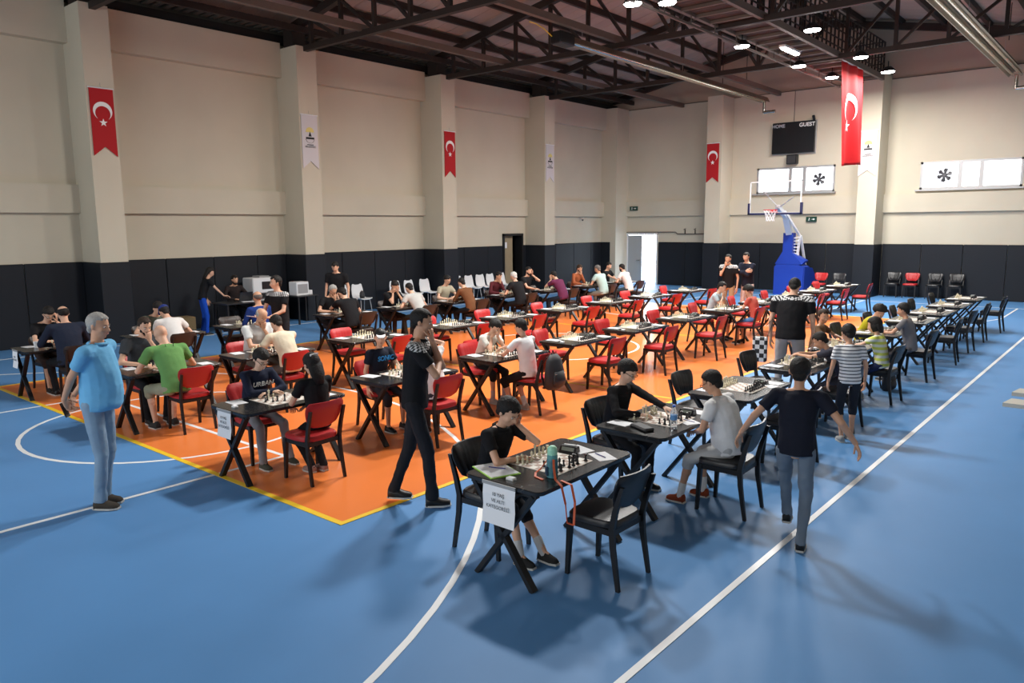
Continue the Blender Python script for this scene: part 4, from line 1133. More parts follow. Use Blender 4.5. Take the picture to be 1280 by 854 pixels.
        if style in ('long', 'bob'):
            ln = .95 if style == 'long' else .52
            b = MB(); b.loft([(hp(0, -.2, .25), hr*.30*hh, hf*.22*hh), (hp(0, -.27, -.1), hr*.39*hh, hf*.22*hh), (hp(0, -.30, -.1-ln*.5), hr*.38*hh, hf*.17*hh), (hp(0, -.30, -.1-ln), hr*.20*hh, hf*.09*hh)], 14)
            if style == 'bob':
                for s in (-1, 1): b.loft([(hp(s*.30, -.08, .2), hr*.07*hh, hf*.2*hh), (hp(s*.34, -.05, -.1), hr*.07*hh, hf*.22*hh), (hp(s*.31, -.05, -.42), hr*.05*hh, hf*.18*hh)], 8)
            b.obj('hair_length', hm, o, smooth=True)
    # ---------------- face
    if fine or dist < 16:
        for s in (-1, 1):
            b = MB(); b.ell(hp(s*.135, .338, .015), hr*.052*hh, hf*.03*hh, hu*.028*hh, 8, 5); o = b.obj('eye', M_EYE, body, smooth=True)
            MB().ell(hp(s*.135, .358, .012), hr*.024*hh, hf*.016*hh, hu*.024*hh, 8, 5).obj('iris', M_IRIS, o, smooth=True)
        for s in (-1, 1): MB().cap(hp(s*.08, .385, .095), hp(s*.20, .335, .10), .014*hh, .012*hh, 6).obj('eyebrow', hairm('black' if hcol in ('black', 'brown') else 'darkgrey'), body)
        b = MB(); b.ell(hp(0, .402, -.235), hr*.075*hh, hf*.016*hh, hu*.014*hh, 8, 4); b.ell(hp(0, .398, -.265), hr*.065*hh, hf*.018*hh, hu*.017*hh, 8, 4); b.obj('lips', M_LIPS, body, smooth=True)
    # ---------------- extras
    for e in extras:
        if e == 'glasses':
            b = MB()
            for s in (-1, 1):
                st = []
                for q in range(13):
                    a = 2*PI*q/12; c = hp(s*.14+math.cos(a)*.085, .43, .005+math.sin(a)*.062); ee = (hr*math.cos(a)+hu*math.sin(a))*.0025
                    st.append([c+ee, c+hf*.0025, c-ee, c-hf*.0025])
                b.rings(st, False); b.bar(hp(s*.22, .43, .02), hp(s*.36, -.02, .04), .003, .004)
            b.bar(hp(-.05, .44, .02), hp(.05, .44, .02), .003, .003); b.obj('glasses', M_BLACKM, root)
        elif e == 'beard':
            b = MB(); b.ell(hp(0, .17, -.34), hr*.225*hh, hf*.225*hh, hu*.17*hh, 14, 7); b.ell(hp(0, .395, -.195), hr*.085*hh, hf*.03*hh, hu*.018*hh, 8, 4)
            for s in (-1, 1): b.ell(hp(s*.235, .09, -.24), hr*.045*hh, hf*.14*hh, hu*.12*hh, 10, 6)
            b.obj('beard', hairm('black' if hcol in ('black', 'brown') else 'darkgrey'), body, smooth=True)
        elif e in ('cap', 'bluecap'):
            cc = M_BLACKM if e == 'cap' else mat('blue_cap', (.01, .03, .2), .7)
            b = MB(); st = []
            for t in (0, 18, 36, 54, 72, 86):
                st.append((hp(0, -.06, .16+.37*math.sin(R(t))), hr*.375*hh*math.cos(R(t)), hf*.455*hh*math.cos(R(t))))
            b.loft(st, 18); o = b.obj('cap', cc, body, smooth=True)
            b = MB(); pts = [hp(-.26, .27, .2), hp(-.22, .55, .14), hp(-.1, .68, .11), hp(.1, .68, .11), hp(.22, .55, .14), hp(.26, .27, .2)]
            b.poly(pts, .010, hu); b.obj('brim', M_FWHITE if e == 'cap' else cc, o)
        elif e == 'collar':
            b = MB(); st = []
            for q in range(17):
                a = -PI*.5+2*PI*q/16+.0; c = sh+d2*.02*H; u_ = X*math.cos(a)+f2*math.sin(a)
                p = c+u_*.056*w; st.append([p, p+u_*.005+d2*.008, p+u_*.012+d2*.005, p+u_*.028-d2*.014])
            b.rings(st, False); b.obj('collar', tm if not topmat else M_FWHITE, shirt, smooth=True)
        elif e == 'yoke':     # checked shoulder panels of the referee polo
            ym = shirt.data; P_ = [tuple(v.co) for v in ym.vertices]; up_, lo_ = [], []
            for p in ym.polygons: (up_ if (p.center-sh).dot(d2) > -.022*H else lo_).append(tuple(p.vertices))
            for fs_, nm_, mm_ in ((up_, 'shoulder_panel', checker('check_cloth', (.62, .62, .62), (.02, .02, .02), 48)), (lo_, None, tm)):
                ids = sorted({i for f in fs_ for i in f}); mp = {q: n_ for n_, q in enumerate(ids)}
                m2 = bpy.data.meshes.new('shirt'); m2.from_pydata([P_[q] for q in ids], [], [tuple(mp[q] for q in f) for f in fs_])
                if nm_: fin(m2, nm_, shirt, mm_)
                else:
                    m2.materials.append(mm_); m2.polygons.foreach_set('use_smooth', [True]*len(m2.polygons)); shirt.data = m2
        elif e == 'cord':
            b = MB(); P = [sh+X*.05*math.cos(a)+d2*(.03)+V((0, -.115-.02*math.sin(a), .03-.09*math.sin(a))) for a in [PI*q/10 for q in range(11)]]
            for q in range(10): b.tube(P[q], P[q+1], .004, n=5)
            b.obj('neck_cord', M_BLACKM, shirt)
        elif e == 'hairclip':
            b = MB(); b.bar(hp(-.22, -.42, .33), hp(.22, -.42, .36), .01, .02); b.obj('hair_clip', M_FWHITE, body)
        elif e[0] == 'print':
            # lettering on the chest
            c = chest+f2*(.138*w+.02)+d2*.035*H
            o = text('shirt_print', e[1], e[2], (0, 0, 0), (0, 0, 0), e[3], shirt, .002, bold=True)
            rx = -X; Mx = Matrix((( -1, 0, 0), (0, d2.y, f2.y), (0, d2.z, f2.z))).to_4x4(); Mx.translation = c; o.matrix_local = Mx
    return root, dict(hp=hp, arms=arms, S=S, sh=sh, chest=chest, pel=pel, w=w)

def seatp(row, i, side, label, **kw):
    r = ROWS[row]; x = r['x']+side*kw.pop('off', .52); y = r['ys'][i]+kw.pop('dy', 0)
    return person(label, x, y, (90 if side > 0 else -90)+kw.pop('rot', 0), **kw)
BLK = (.011, .011, .013); NAVY = (.012, .018, .04); WHT = (.8, .8, .8)
# --- standing
AWAY = math.degrees(YAW)
S1, d1_ = person('grey-haired man in light blue polo and jeans standing with hands behind back', -7.20, 2.69, AWAY-90, 1.79, 'stand', lean=2, bend=4, nod=8, turn=-6, build=1.1, belly=.075, hL='back', hR='back', feet=[(-.06, -.05, 0), (.10, .0, 0)],
   top=(.16, .46, .75), bottom=(.23, .34, .46), shoes=(.06, .05, .04), hair=('short', 'grey'), skin=1, extras=('collar',))
b = MB(); b.bevbox(-.035, .035, -.005, .005, -.07, .07, .004); o = b.obj('phone', M_BLACKM, None); o.matrix_world = Matrix.Translation((-7.20, 2.69, 0))@Matrix.Rotation(R(AWAY-90), 4, 'Z')@Matrix.Translation((0.03, -.285, .915))@Matrix.Rotation(R(20), 4, 'X')
tag(o, 'dark phone held behind the back by the man in light blue', 'phone')
person('man in black referee polo with checked shoulders, hand to mouth, standing at front', -4.93, 4.47, AWAY-90, 1.82, 'stand', lean=2, bend=5, nod=10, turn=-5, build=.95, hL='chin', hR='cross', feet=[(-.16, -.24, 0, 5), (.02, .14, 0, -8)],
   top=BLK, bottom=(.018, .018, .022), shoes=(.02, .02, .02), hair=('short', 'black'), skin=1, extras=('yoke', 'collar'))
person('boy in dark t-shirt and grey jeans walking away on the blue floor', -1.99, 5.72, 16, 1.49, 'stand', lean=4, bend=4, nod=8, build=1.0, hL='out', hR='out', feet=[(-.06, .38, .03), (.07, -.02, 0)],
   top=(.012, .014, .025), bottom=(.16, .20, .25), hair=('short', 'black'), skin=1)
person('boy in white t-shirt with dark stripes and shorts standing at a black-chair table', -2.58, 9.08, 38, 1.34, 'stand', lean=4, bend=8, nod=22, hL='hang', hR='hang', feet=[(-.07, -.03, 0), (.08, .06, 0)],
   topmat=stripes('white_navy_stripes', (.75, .76, .78), (.03, .035, .06), 26, .28), bottom=(.02, .022, .03), pants='knee', shoes=(.35, .35, .34), hair=('short', 'black'), skin=1)
person('man in black referee polo and grey trousers seen from behind, leaning over the children', -3.80, 10.48, 12, 1.80, 'stand', lean=7, bend=10, nod=28, build=1.24, hL='hang', hR='hang', feet=[(-.14, -.05, 0), (.14, 0, 0)],
   top=BLK, bottom=(.36, .34, .33), hair=('short', 'black'), skin=0, extras=('yoke', 'collar'))
person('man in black polo and khaki trousers covering his mouth near the back wall', -8.35, 18.5, 175, 1.76, 'stand', lean=2, bend=4, nod=10, build=1.08, hR='chin', hL='hang', top=BLK, bottom=(.42, .28, .16), hair=('short', 'black'), skin=1, extras=('yoke', 'beard'))
person('man in navy shirt and pale trousers with folded arms beside the man in khaki', -7.95, 18.75, 165, 1.82, 'stand', lean=2, bend=6, nod=18, turn=20, hL='cross', hR='cross', sleeve='long', top=(.014, .016, .03), bottom=(.62, .48, .44), hair=('short', 'black'), skin=0)
S8, d8 = person('young man in black polo with white shoulder patches holding papers, standing', -11.25, 7.22, 190, 1.73, 'stand', lean=2, bend=5, nod=6, turn=-25, hL='hold', hR='hold', top=BLK, bottom=(.014, .014, .018), hair=('short', 'black'), skin=0, extras=('yoke',))
o = MB().box(-.1, .1, -.14, .14, 0, .008).obj('paper_pad', M_PAPER, None); o.matrix_world = Matrix.Translation((-11.25, 7.22, 0))@Matrix.Rotation(R(190), 4, 'Z')@Matrix.Translation((0, .50, 1.075))@Matrix.Rotation(R(12), 4, 'X'); tag(o, 'white pad held by the young man in black polo standing', 'paper')
person('man in black shirt standing with head bowed behind two players, back left', -14.3, 10.7, 215, 1.76, 'stand', lean=3, bend=6, nod=35, build=1.1, hL='hang', hR='hang', top=BLK, bottom=BLK, hair=('short', 'black'), skin=0)
person('woman with long dark hair and bright blue trousers reaching over the organisers table', -17.2, 8.95, 345, 1.62, 'stand', lean=10, bend=10, nod=20, build=.9, hL='hang', hR=((.18, .5, .88), (.8, -.3, -.5), (0, 1, -.1)), top=BLK, bottom=(.01, .07, .45), hair=('long', 'black'), skin=0)
# --- black-chair row
seatp('K', 0, -1, 'boy in black polo at the front table resting his temple on one hand', off=.5, dy=-.14, H=1.45, lean=6, bend=14, nod=26, hR=((.0, .30, .775), (1, .1, -.3), (-1, .2, 0)), hL='temple', top=BLK, bottom=(.02, .02, .025), pants='knee', socks=(.6, .6, .6), shoes=(.03, .03, .03), hair=('thick', 'black'), skin=0, feet=[(-.02, .52, 0), (.14, .42, 0)], extras=('collar',))
seatp('K', 1, -1, 'boy in black sweater and glasses at second black-chair table touching a piece', off=.52, H=1.48, lean=4, bend=10, nod=24, sleeve='long', hL='move', hR='table', top=BLK, bottom=BLK, hair=('bowl', 'black'), skin=3, extras=('glasses',))
seatp('K', 1, 1, 'boy in white t-shirt and white shorts with dark orange shoes seated at front right', off=.62, dy=.14, H=1.46, lean=8, bend=14, nod=20, build=1.22, belly=.05, hL='lap', hR='lap', top=WHT, bottom=(.5, .5, .5), pants='knee', socks=(.7, .7, .7), shoes=(.25, .05, .02), hair=('short', 'black'), skin=1, extras=('glasses',), feet=[(-.17, .40, 0), (.10, .30, 0)])
seatp('K', 3, 1, 'boy reaching over the board beside the boy in striped t-shirt', off=.42, dy=.42, rot=10, H=1.34, lean=22, bend=16, nod=25, hL='move', hR='move', top=(.05, .05, .07), bottom=(.05, .05, .07), hair=('short', 'black'), skin=1)
seatp('K', 4, -1, 'boy in brown shirt with yellow print facing the camera side', off=.55, dy=.35, H=1.38, lean=4, bend=8, nod=8, turn=-40, hL='table', hR='table', top=(.16, .09, .05), bottom=BLK, hair=('short', 'brown'), skin=1, extras=(('print', '■■', .05, M_YEL),) if False else ())
seatp('K', 4, 1, 'girl with bobbed dark hair in yellow and white striped t-shirt', off=.53, dy=-.1, H=1.34, lean=4, bend=10, nod=15, hL='fold', hR='fold', topmat=stripes('yellow_white_stripes', (.74, .76, .66), (.62, .66, .12), 13, .5), bottom=(.02, .03, .09), pants='knee', hair=('bob', 'black'), skin=0, shoes=(.3, .3, .3))
seatp('K', 5, -1, 'curly-haired boy in yellow shirt holding his cheeks with both hands', off=.40, dy=.2, H=1.36, lean=14, bend=18, nod=28, hL='face', hR='face', top=(.5, .42, .02), bottom=BLK, hair=('curly', 'black'), skin=0)
seatp('K', 5, 1, 'small boy in plain grey t-shirt sitting alone at the far side', off=.50, dy=-.35, H=1.48, lean=6, bend=8, nod=12, hL='table', hR='table', top=(.2, .19, .2), bottom=(.12, .1, .1), pants='knee', hair=('thick', 'black'), skin=1)
# --- right-hand red row
seatp('A', 0, -1, 'boy in navy sweatshirt with white lettering and grey camouflage trousers', H=1.5, lean=8, bend=12, nod=28, sleeve='long', hL='fold', hR='fold', top=(.012, .017, .04), bottom=(.33, .31, .32), shoes=(.08, .08, .06), hair=('bowl', 'black'), skin=3, extras=('glasses', ('print', 'URBAN', .075, M_FWHITE)), feet=[(-.15, .42, 0), (.16, .40, 0)])
seatp('A', 0, 1, 'girl in black with long dark hair and a silver clip seated nearest red table', off=.5, dy=.12, H=1.45, lean=2, bend=6, nod=18, hL='lap', hR='lap', top=BLK, bottom=BLK, pants='long', hair=('long', 'black'), skin=0, extras=('hairclip',), shoes=(.35, .22, .2), feet=[(-.02, .14, 0), (.1, .10, 0)])
seatp('A', 1, -1, 'boy in black cap with white peak and dark t-shirt with blue lettering', H=1.46, lean=2, bend=6, nod=4, turn=-35, hL='lap', hR='hang', top=(.013, .016, .03), bottom=(.03, .03, .04), pants='knee', hair=('short', 'black'), skin=0, extras=('cap', ('print', 'SONIC', .085, mat('bright_blue_print', (.02, .3, .75), .6))))
seatp('A', 1, 1, 'boy in white t-shirt seen from behind with one hand on his head', off=.50, dy=.05, H=1.5, lean=10, bend=16, nod=30, hR='headtop', hL='table', top=WHT, bottom=(.05, .05, .06), hair=('thick', 'black'), skin=0)
seatp('A', 2, -1, 'boy in cream-white t-shirt with both hands under his chin, third red table', off=.52, dy=.1, H=1.46, lean=12, bend=16, nod=30, hL='face', hR='face', top=(.72, .7, .64), bottom=BLK, pants='knee', socks=(.6, .5, .5), shoes=(.5, .45, .42), hair=('thick', 'black'), skin=0)
seatp('A', 2, 1, 'boy in white t-shirt and black shorts whose chair carries a backpack', off=.53, dy=-.12, H=1.52, lean=4, bend=8, nod=22, hL='table', hR='move', top=WHT, bottom=BLK, pants='knee', socks=(.7, .7, .7), shoes=(.5, .4, .33), hair=('short', 'black'), skin=0, feet=[(-.06, .22, 0), (.12, .15, 0)])
seatp('A', 6, -1, 'boy in pale blue t-shirt with hands clasped before his face, back table', off=.55, dy=.4, H=1.58, lean=10, bend=14, nod=20, hL='chin', hR='chin', top=(.45, .56, .6), bottom=BLK, pants='knee', hair=('short', 'black'), skin=0)
seatp('A', 6, 1, 'curly-haired boy in salmon red t-shirt and blue shorts', off=.55, dy=.2, H=1.46, lean=6, bend=12, nod=25, hL='chin', hR='table', top=(.55, .12, .09), bottom=(.08, .2, .42), pants='knee', hair=('curly', 'black'), skin=1)
# --- left-hand red row
seatp('B', 0, -1, 'bearded man in charcoal t-shirt with hand on his mouth behind the blue polo', off=.50, dy=-.1, H=1.78, lean=8, bend=10, nod=14, build=1.15, hL='chin', hR='table', top=(.05, .055, .062), bottom=BLK, hair=('short', 'brown'), skin=0, extras=('beard',))
seatp('B', 0, 1, 'bald man in green t-shirt and khaki shorts seen from behind', off=.56, dy=-.15, H=1.76, lean=12, bend=18, nod=20, build=1.1, hL='table', hR='table', top=(.14, .32, .10), bottom=(.3, .29, .2), pants='knee', hair=('bald', 'black'), skin=0, extras=('cord',), shoes=(.04, .04, .04))
seatp('B', 1, -1, 'balding man in white polo leaning his face on his fist', off=.54, dy=.1, H=1.76, lean=8, bend=14, nod=32, build=1.15, hL='chin', hR='fold', top=(.66, .68, .68), bottom=(.2, .18, .15), hair=('balding', 'grey'), skin=1, extras=('collar',))
seatp('B', 1, 1, 'dark-haired man in cream t-shirt seen from behind opposite the white polo', off=.55, dy=0, H=1.7, lean=12, bend=18, nod=25, hL='table', hR='chin', top=(.72, .64, .48), bottom=(.12, .1, .09), hair=('short', 'black'), skin=0)
# --- brown row
seatp('D', 0, -1, 'young man in black t-shirt and glasses holding up one hand, far left', off=.52, dy=-.05, H=1.74, lean=10, bend=14, nod=28, hL='temple', hR='fold', top=BLK, bottom=(.05, .03, .025), pants='knee', hair=('thick', 'black'), skin=0, extras=('glasses',))
seatp('D', 0, 1, 'balding man in dark navy shirt seen from behind, far left table', off=.5, dy=-.05, H=1.76, lean=6, bend=8, nod=12, build=1.2, sleeve='long', hL='table', hR='table', top=(.018, .024, .045), bottom=BLK, hair=('balding', 'black'), skin=0)
seatp('D', 1, -1, 'young man in olive-grey t-shirt leaning low over the board', off=.48, dy=0, H=1.72, lean=16, bend=18, nod=20, hL='fold', hR='table', top=(.10, .11, .085), bottom=BLK, hair=('thick', 'black'), skin=0)
seatp('D', 1, 1, 'young man in white shirt and blue cap hunched over the board', off=.50, dy=0, H=1.74, lean=20, bend=22, nod=20, hL='fold', hR='table', top=(.74, .72, .7), bottom=BLK, hair=('short', 'black'), skin=0, extras=('bluecap',))
seatp('D', 2, 1, 'bald man in royal blue shirt beside the standing young man', off=.52, dy=-.1, H=1.74, lean=2, bend=6, nod=5, sleeve='long', hL='lap', hR='lap', top=(.012, .04, .2), bottom=(.04, .015, .02), hair=('balding', 'darkgrey'), skin=1)
seatp('D', 3, -1, 'grey-haired man in glasses and black shirt resting chin on hand', off=.54, dy=-.1, H=1.72, lean=10, bend=14, nod=22, hL='chin', hR='table', top=BLK, bottom=BLK, hair=('short', 'grey'), skin=1, extras=('glasses',), shoes=(.3, .3, .3))
seatp('D', 3, 1, 'man in black t-shirt seen from behind with hand at his forehead', off=.5, dy=-.2, H=1.74, lean=14, bend=18, nod=26, build=1.15, hL='temple', hR='table', top=BLK, bottom=BLK, hair=('short', 'black'), skin=0)
seatp('D', 4, -1, 'young man in black t-shirt pressing both hands to his face', off=.5, dy=-.1, H=1.72, lean=12, bend=14, nod=25, hL='face', hR='face', top=BLK, bottom=(.04, .03, .03), hair=('thick', 'black'), skin=1)
seatp('D', 4, 1, 'man in pale grey t-shirt bending forward, seen from behind', off=.52, dy=0, H=1.74, lean=18, bend=20, nod=12, build=1.05, hL='table', hR='table', top=(.5, .5, .48), bottom=(.03, .025, .02), hair=('short', 'black'), skin=0)
seatp('D', 5, -1, 'young man in beige shirt and glasses in front of the dark pillar', off=.5, dy=-.1, H=1.7, lean=8, bend=10, nod=18, hL='fold', hR='table', top=(.38, .34, .25), bottom=BLK, hair=('thick', 'black'), skin=0, extras=('glasses',))
seatp('D', 5, 1, 'dark-haired man in brown long-sleeved shirt leaning on the table', off=.5, dy=-.1, H=1.72, lean=14, bend=18, nod=18, sleeve='long', hL='fold', hR='fold', top=(.17, .07, .03), bottom=BLK, hair=('short', 'black'), skin=0)
seatp('D', 6, -1, 'man in maroon long-sleeved shirt with hand at his mouth', off=.52, dy=-.1, H=1.7, lean=8, bend=12, nod=22, sleeve='long', hL='chin', hR='table', top=(.09, .015, .02), bottom=BLK, hair=('short', 'black'), skin=1)
seatp('D', 6, 1, 'white-haired man in black t-shirt seen from behind near the side door', off=.5, dy=-.15, H=1.76, lean=10, bend=14, nod=12, build=1.15, hL='table', hR='table', top=BLK, bottom=BLK, hair=('short', 'white'), skin=0)
seatp('D', 7, -1, 'bearded man in black t-shirt with hand raised beside his face', off=.52, dy=-.6, H=1.8, lean=4, bend=8, nod=12, hL='temple', hR='fold', top=BLK, bottom=BLK, hair=('short', 'black'), skin=0, extras=('beard',))
seatp('D', 7, 1, 'man in purple t-shirt with hand on his forehead', off=.52, dy=-.2, H=1.7, lean=14, bend=20, nod=20, build=1.1, hL='temple', hR='table', top=(.13, .025, .07), bottom=(.02, .03, .05), hair=('short', 'black'), skin=0, extras=())
seatp('D', 8, -1, 'bearded man in rust-orange long-sleeved shirt looking down', off=.54, dy=-.1, H=1.72, lean=6, bend=10, nod=22, sleeve='long', hL='chin', hR='table', top=(.33, .09, .035), bottom=BLK, hair=('short', 'brown'), skin=1, extras=('beard',))
seatp('D', 8, 1, 'grey-haired man in pale mint t-shirt seen from behind', off=.52, dy=-.1, H=1.76, lean=10, bend=12, nod=12, build=1.1, hL='table', hR='table', top=(.42, .58, .55), bottom=(.25, .25, .22), hair=('short', 'darkgrey'), skin=1)
seatp('D', 9, -1, 'young man in black t-shirt at the rearmost brown-chair table', off=.5, dy=-.2, H=1.74, lean=6, bend=10, nod=18, hL='table', hR='move', top=BLK, bottom=NAVY, hair=('short', 'black'), skin=0)
seatp('D', 9, 1, 'man in white shirt by the open back door, leaning over the board', off=.55, dy=-.4, H=1.74, lean=12, bend=14, nod=14, build=1.05, hL='table', hR='table', top=(.74, .70, .68), bottom=(.05, .08, .1), hair=('short', 'black'), skin=0, extras=('beard',))
# organiser at the wall table
person('bearded man seated behind the organisers table in dark clothes', -17.6, 9.95, 270, 1.72, 'sit', lean=6, bend=8, nod=12, hL='table', hR='table', sleeve='long', top=(.025, .018, .018), bottom=BLK, hair=('short', 'black'), skin=1, extras=('beard',))

# ------------------------------------------------------------------ things at the walls
def long_table(x, y, L, label, W=.7):
    t = empty('plain_table', (x, y, 0), 0, label, 'table')
    MB().bevbox(-W/2, W/2, -L/2, L/2, .72, .75, .006).obj('tabletop', mat('dark_table', (.03, .03, .032), .3), t)
    for sx in (-1, 1):
        for sy in (-1, 1): MB().box(sx*(W/2-.05)-.02, sx*(W/2-.05)+.02, sy*(L/2-.05)-.02, sy*(L/2-.05)+.02, 0, .72).obj('leg', M_BLACKM, t)
    return t
long_table(-17.0, 10.1, 1.7, 'dark organisers table with papers by the left wall')
long_table(-17.3, 11.05+.72, .66, 'dark table carrying white computer equipment by the left wall', .6)
lt = empty('laptop', (-17.05, 9.9, .75), R(90), 'open dark laptop on the organisers table', 'laptop')
MB().box(-.17, .17, -.12, .12, 0, .018).obj('keyboard_base', M_BLKP, lt); MB().poly([(-.17, -.12, .018), (.17, -.12, .018), (.17, -.19, .23), (-.17, -.19, .23)], .01, (0, -1, .2)).obj('screen', M_BLKP, lt)
for q, (dx, dy, a, lb) in enumerate(((.12, .35, 10, 'white sheet near the laptop on the organisers table'), (.02, .62, 40, 'white sheet at the right end of the organisers table'), (.2, -.2, -15, 'white sheet at the front edge of the organisers table'))):
    o = bpy.data.objects.new('paper_sheet', MB().box(-.105, .105, -.148, .148, 0, .004).mesh('paper_sheet', M_PAPER)); COL.objects.link(o); o.location = (-17.0+dx, 10.1+dy, .751); o.rotation_euler = (0, 0, R(a)); tag(o, lb, 'paper')
cb = empty('cabinet', (-17.95, 10.95, 0), 0, 'dark low cabinet under the white printer', 'cabinet')
MB().bevbox(-.28, .28, -.42, .42, 0, .84, .01).obj('body', M_BLKP, cb); MB().box(.28, .295, -.4, -.01, .05, .8).obj('door', M_BLACKM, cb); MB().box(.28, .295, .01, .4, .05, .8).obj('door', M_BLACKM, cb)
pr = empty('printer', (-17.95, 10.95, .84), 0, 'white boxy printer with dark front slot on the cabinet', 'printer')
MB().bevbox(-.25, .25, -.36, .36, 0, .40, .02).obj('body', M_WHITEP, pr); MB().box(.25, .256, -.1, .30, .1, .3).obj('front_panel', M_BLKP, pr); MB().bevbox(-.2, .15, -.1, .2, .40, .44, .01).obj('lid', mat('grey_plastic', (.3, .3, .3), .5), pr)
mo = empty('computer_case', (-17.3, 11.72, .75), 0, 'white computer case on the dark table right of the printer', 'computer')
MB().bevbox(-.18, .18, -.22, .16, 0, .36, .015).obj('case', M_WHITEP, mo); MB().box(.18, .184, -.18, .12, .06, .3).obj('front_panel', mat('grey_plastic', (.3, .3, .3), .5), mo)
o = MB().bevbox(-.08, .08, -.06, .06, 0, .12, .01).obj('white_box', M_WHITEP, None); o.location = (-17.3, 12.0, .75); tag(o, 'small white box beside the computer case', 'box')
o = MB().bevbox(-.2, .2, -.25, .25, 0, .5, .01).obj('cardboard_box', mat('cardboard', (.14, .095, .04), .85), None); o.location = (-17.1, 8.35, 0); tag(o, 'brown cardboard box on the floor left of the woman in blue trousers', 'box')

# white plastic shell chairs along the left wall
def shell():
    t = empty('shell_chair', (0, 0, -50)); t['category'] = 'chair'
    prof = [(.22, .43), (.2, .45), (.05, .435), (-.12, .43), (-.19, .46), (-.22, .56), (-.245, .7), (-.26, .82), (-.262, .84)]
    wd = [.2, .215, .22, .215, .21, .205, .2, .17, .13]; st = []
    b = MB(); n = 9; A = []; B = []
    for (y, z), w_ in zip(prof, wd):
        A.append([(w_*(-1+2*i/n), y, z+.03*abs(-1+2*i/n)**3) for i in range(n+1)]); B.append([(p[0], p[1]-.012, p[2]-.012) for p in A[-1]])
    vs = [p for r in A for p in r]+[p for r in B for p in r]; m = len(A)*(n+1); fs = []
    for j in range(len(A)-1):
        for i in range(n):
            a = j*(n+1)+i; fs += [(a, a+1, a+n+2, a+n+1), (m+a, m+a+n+1, m+a+n+2, m+a+1)]
    for j in range(len(A)-1):
        for a in (j*(n+1), j*(n+1)+n): fs.append((a, a+n+1, m+a+n+1, m+a))
    for i in range(n):
        for a in (i, (len(A)-1)*(n+1)+i): fs.append((a, a+1, m+a+1, m+a))
    b.add(vs, fs); b.obj('shell', M_WHITEP, t, smooth='auto')
    for sx in (-1, 1):
        for y0, y1 in ((.2, .14), (-.2, -.12)): MB().tube((sx*.2, y0, 0), (sx*.16, y1, .43), .012, n=8).obj('leg', M_ALU, t)
    register(t); return t
WS = shell()
ypos = [13.6, 14.15, 15.6, 16.2, 16.85, 18.4, 18.95, 19.5, 20.05, 20.6]
for i, yy in enumerate(ypos):
    lb = 'white plastic shell chair, %s from the left in the line against the left wall' % ORD[i]
    if i == 0: t = WS; t.location = (-17.85 if yy > 17.2 else -17.75, yy, 0); t.rotation_euler = (0, 0, R(-90)); t['label'] = lb
    else: t = dup(WS, (-17.75, yy, 0), R(-90+random.uniform(-6, 6)), lb)
    t['group'] = 'white shell chairs along the wall'
def bag(name, loc, rz, sc, label, m):
    t = empty(name, loc, R(rz), label, 'backpack')
    b = MB()
    b.loft([((0, 0, 0), (.12*sc, 0, 0), (0, .06*sc, 0)), ((0, 0, .03*sc), (.16*sc, 0, 0), (0, .09*sc, 0)), ((0, -.01, .2*sc), (.165*sc, 0, 0), (0, .095*sc, 0)), ((0, -.0, .36*sc), (.13*sc, 0, 0), (0, .07*sc, 0)), ((0, .01, .43*sc), (.07*sc, 0, 0), (0, .03*sc, 0))], 16)
    b.obj('body', m, t, smooth=True)
    b = MB(); b.loft([((0, -.075*sc, .05*sc), (.11*sc, 0, 0), (0, .04*sc, 0)), ((0, -.085*sc, .12*sc), (.12*sc, 0, 0), (0, .045*sc, 0)), ((0, -.07*sc, .23*sc), (.1*sc, 0, 0), (0, .035*sc, 0))], 12); b.obj('front_pocket', m, t, smooth=True)
    for s in (-1, 1):
        b = MB()
        P = [V((s*.06, .06, .40))*sc, V((s*.08, .12, .3))*sc, V((s*.09, .12, .15))*sc, V((s*.1, .07, .03))*sc]
        for q in range(3): b.bar(P[q], P[q+1], .03*sc, .008)
        b.obj('strap', m, t)
    b = MB(); b.tube((-.03*sc, .02, .42*sc), (0, .02, .48*sc), .007, n=6); b.tube((.03*sc, .02, .42*sc), (0, .02, .48*sc), .007, n=6); b.obj('carry_loop', m, t)
    b = MB(); b.tube((-.1*sc, -.1*sc, .2*sc), (.1*sc, -.1*sc, .2*sc), .003, n=5); b.obj('zip', M_ALU, t)
    return t
M_BAG = mat('dark_bag_cloth', (.02, .02, .023), .65)
rA = ROWS['A']
bag('backpack', (rA['x']+.89, rA['ys'][2]-.02, .37), 90, 1.08, 'dark grey backpack hanging on the back of the red chair, third table', M_BAG)
bag('backpack', (-17.75, 14.15, .45), 90, .5, 'small black bag lying on a white shell chair', M_BAG)
bag('backpack', (-2.95, 12.35, 0), 70, .8, 'black bag standing on the blue floor behind the girl in yellow stripes', M_BAG)
# chairs against the back wall
for i, (xx, kd, lb) in enumerate(((-6.88, 'black', 'black padded chair against back wall, just left of the lone red one'), (-6.3, 'red', 'lone red padded chair between black chairs against the back wall'),
     (-5.6, 'black', 'black padded chair against back wall, just right of the lone red one'), (-4.97, 'black', 'rightmost black padded chair against the back wall'),
     (-8.85, 'red', 'red padded chair facing forward in front of the back wall padding, beside basketball stand'), (-8.25, 'black', 'black padded chair beside the red chair near the basketball stand'))):
    chair(kd, xx, YB-.42 if i < 4 else YB-1.9, R(180), lb, 'spare chairs along the back wall')
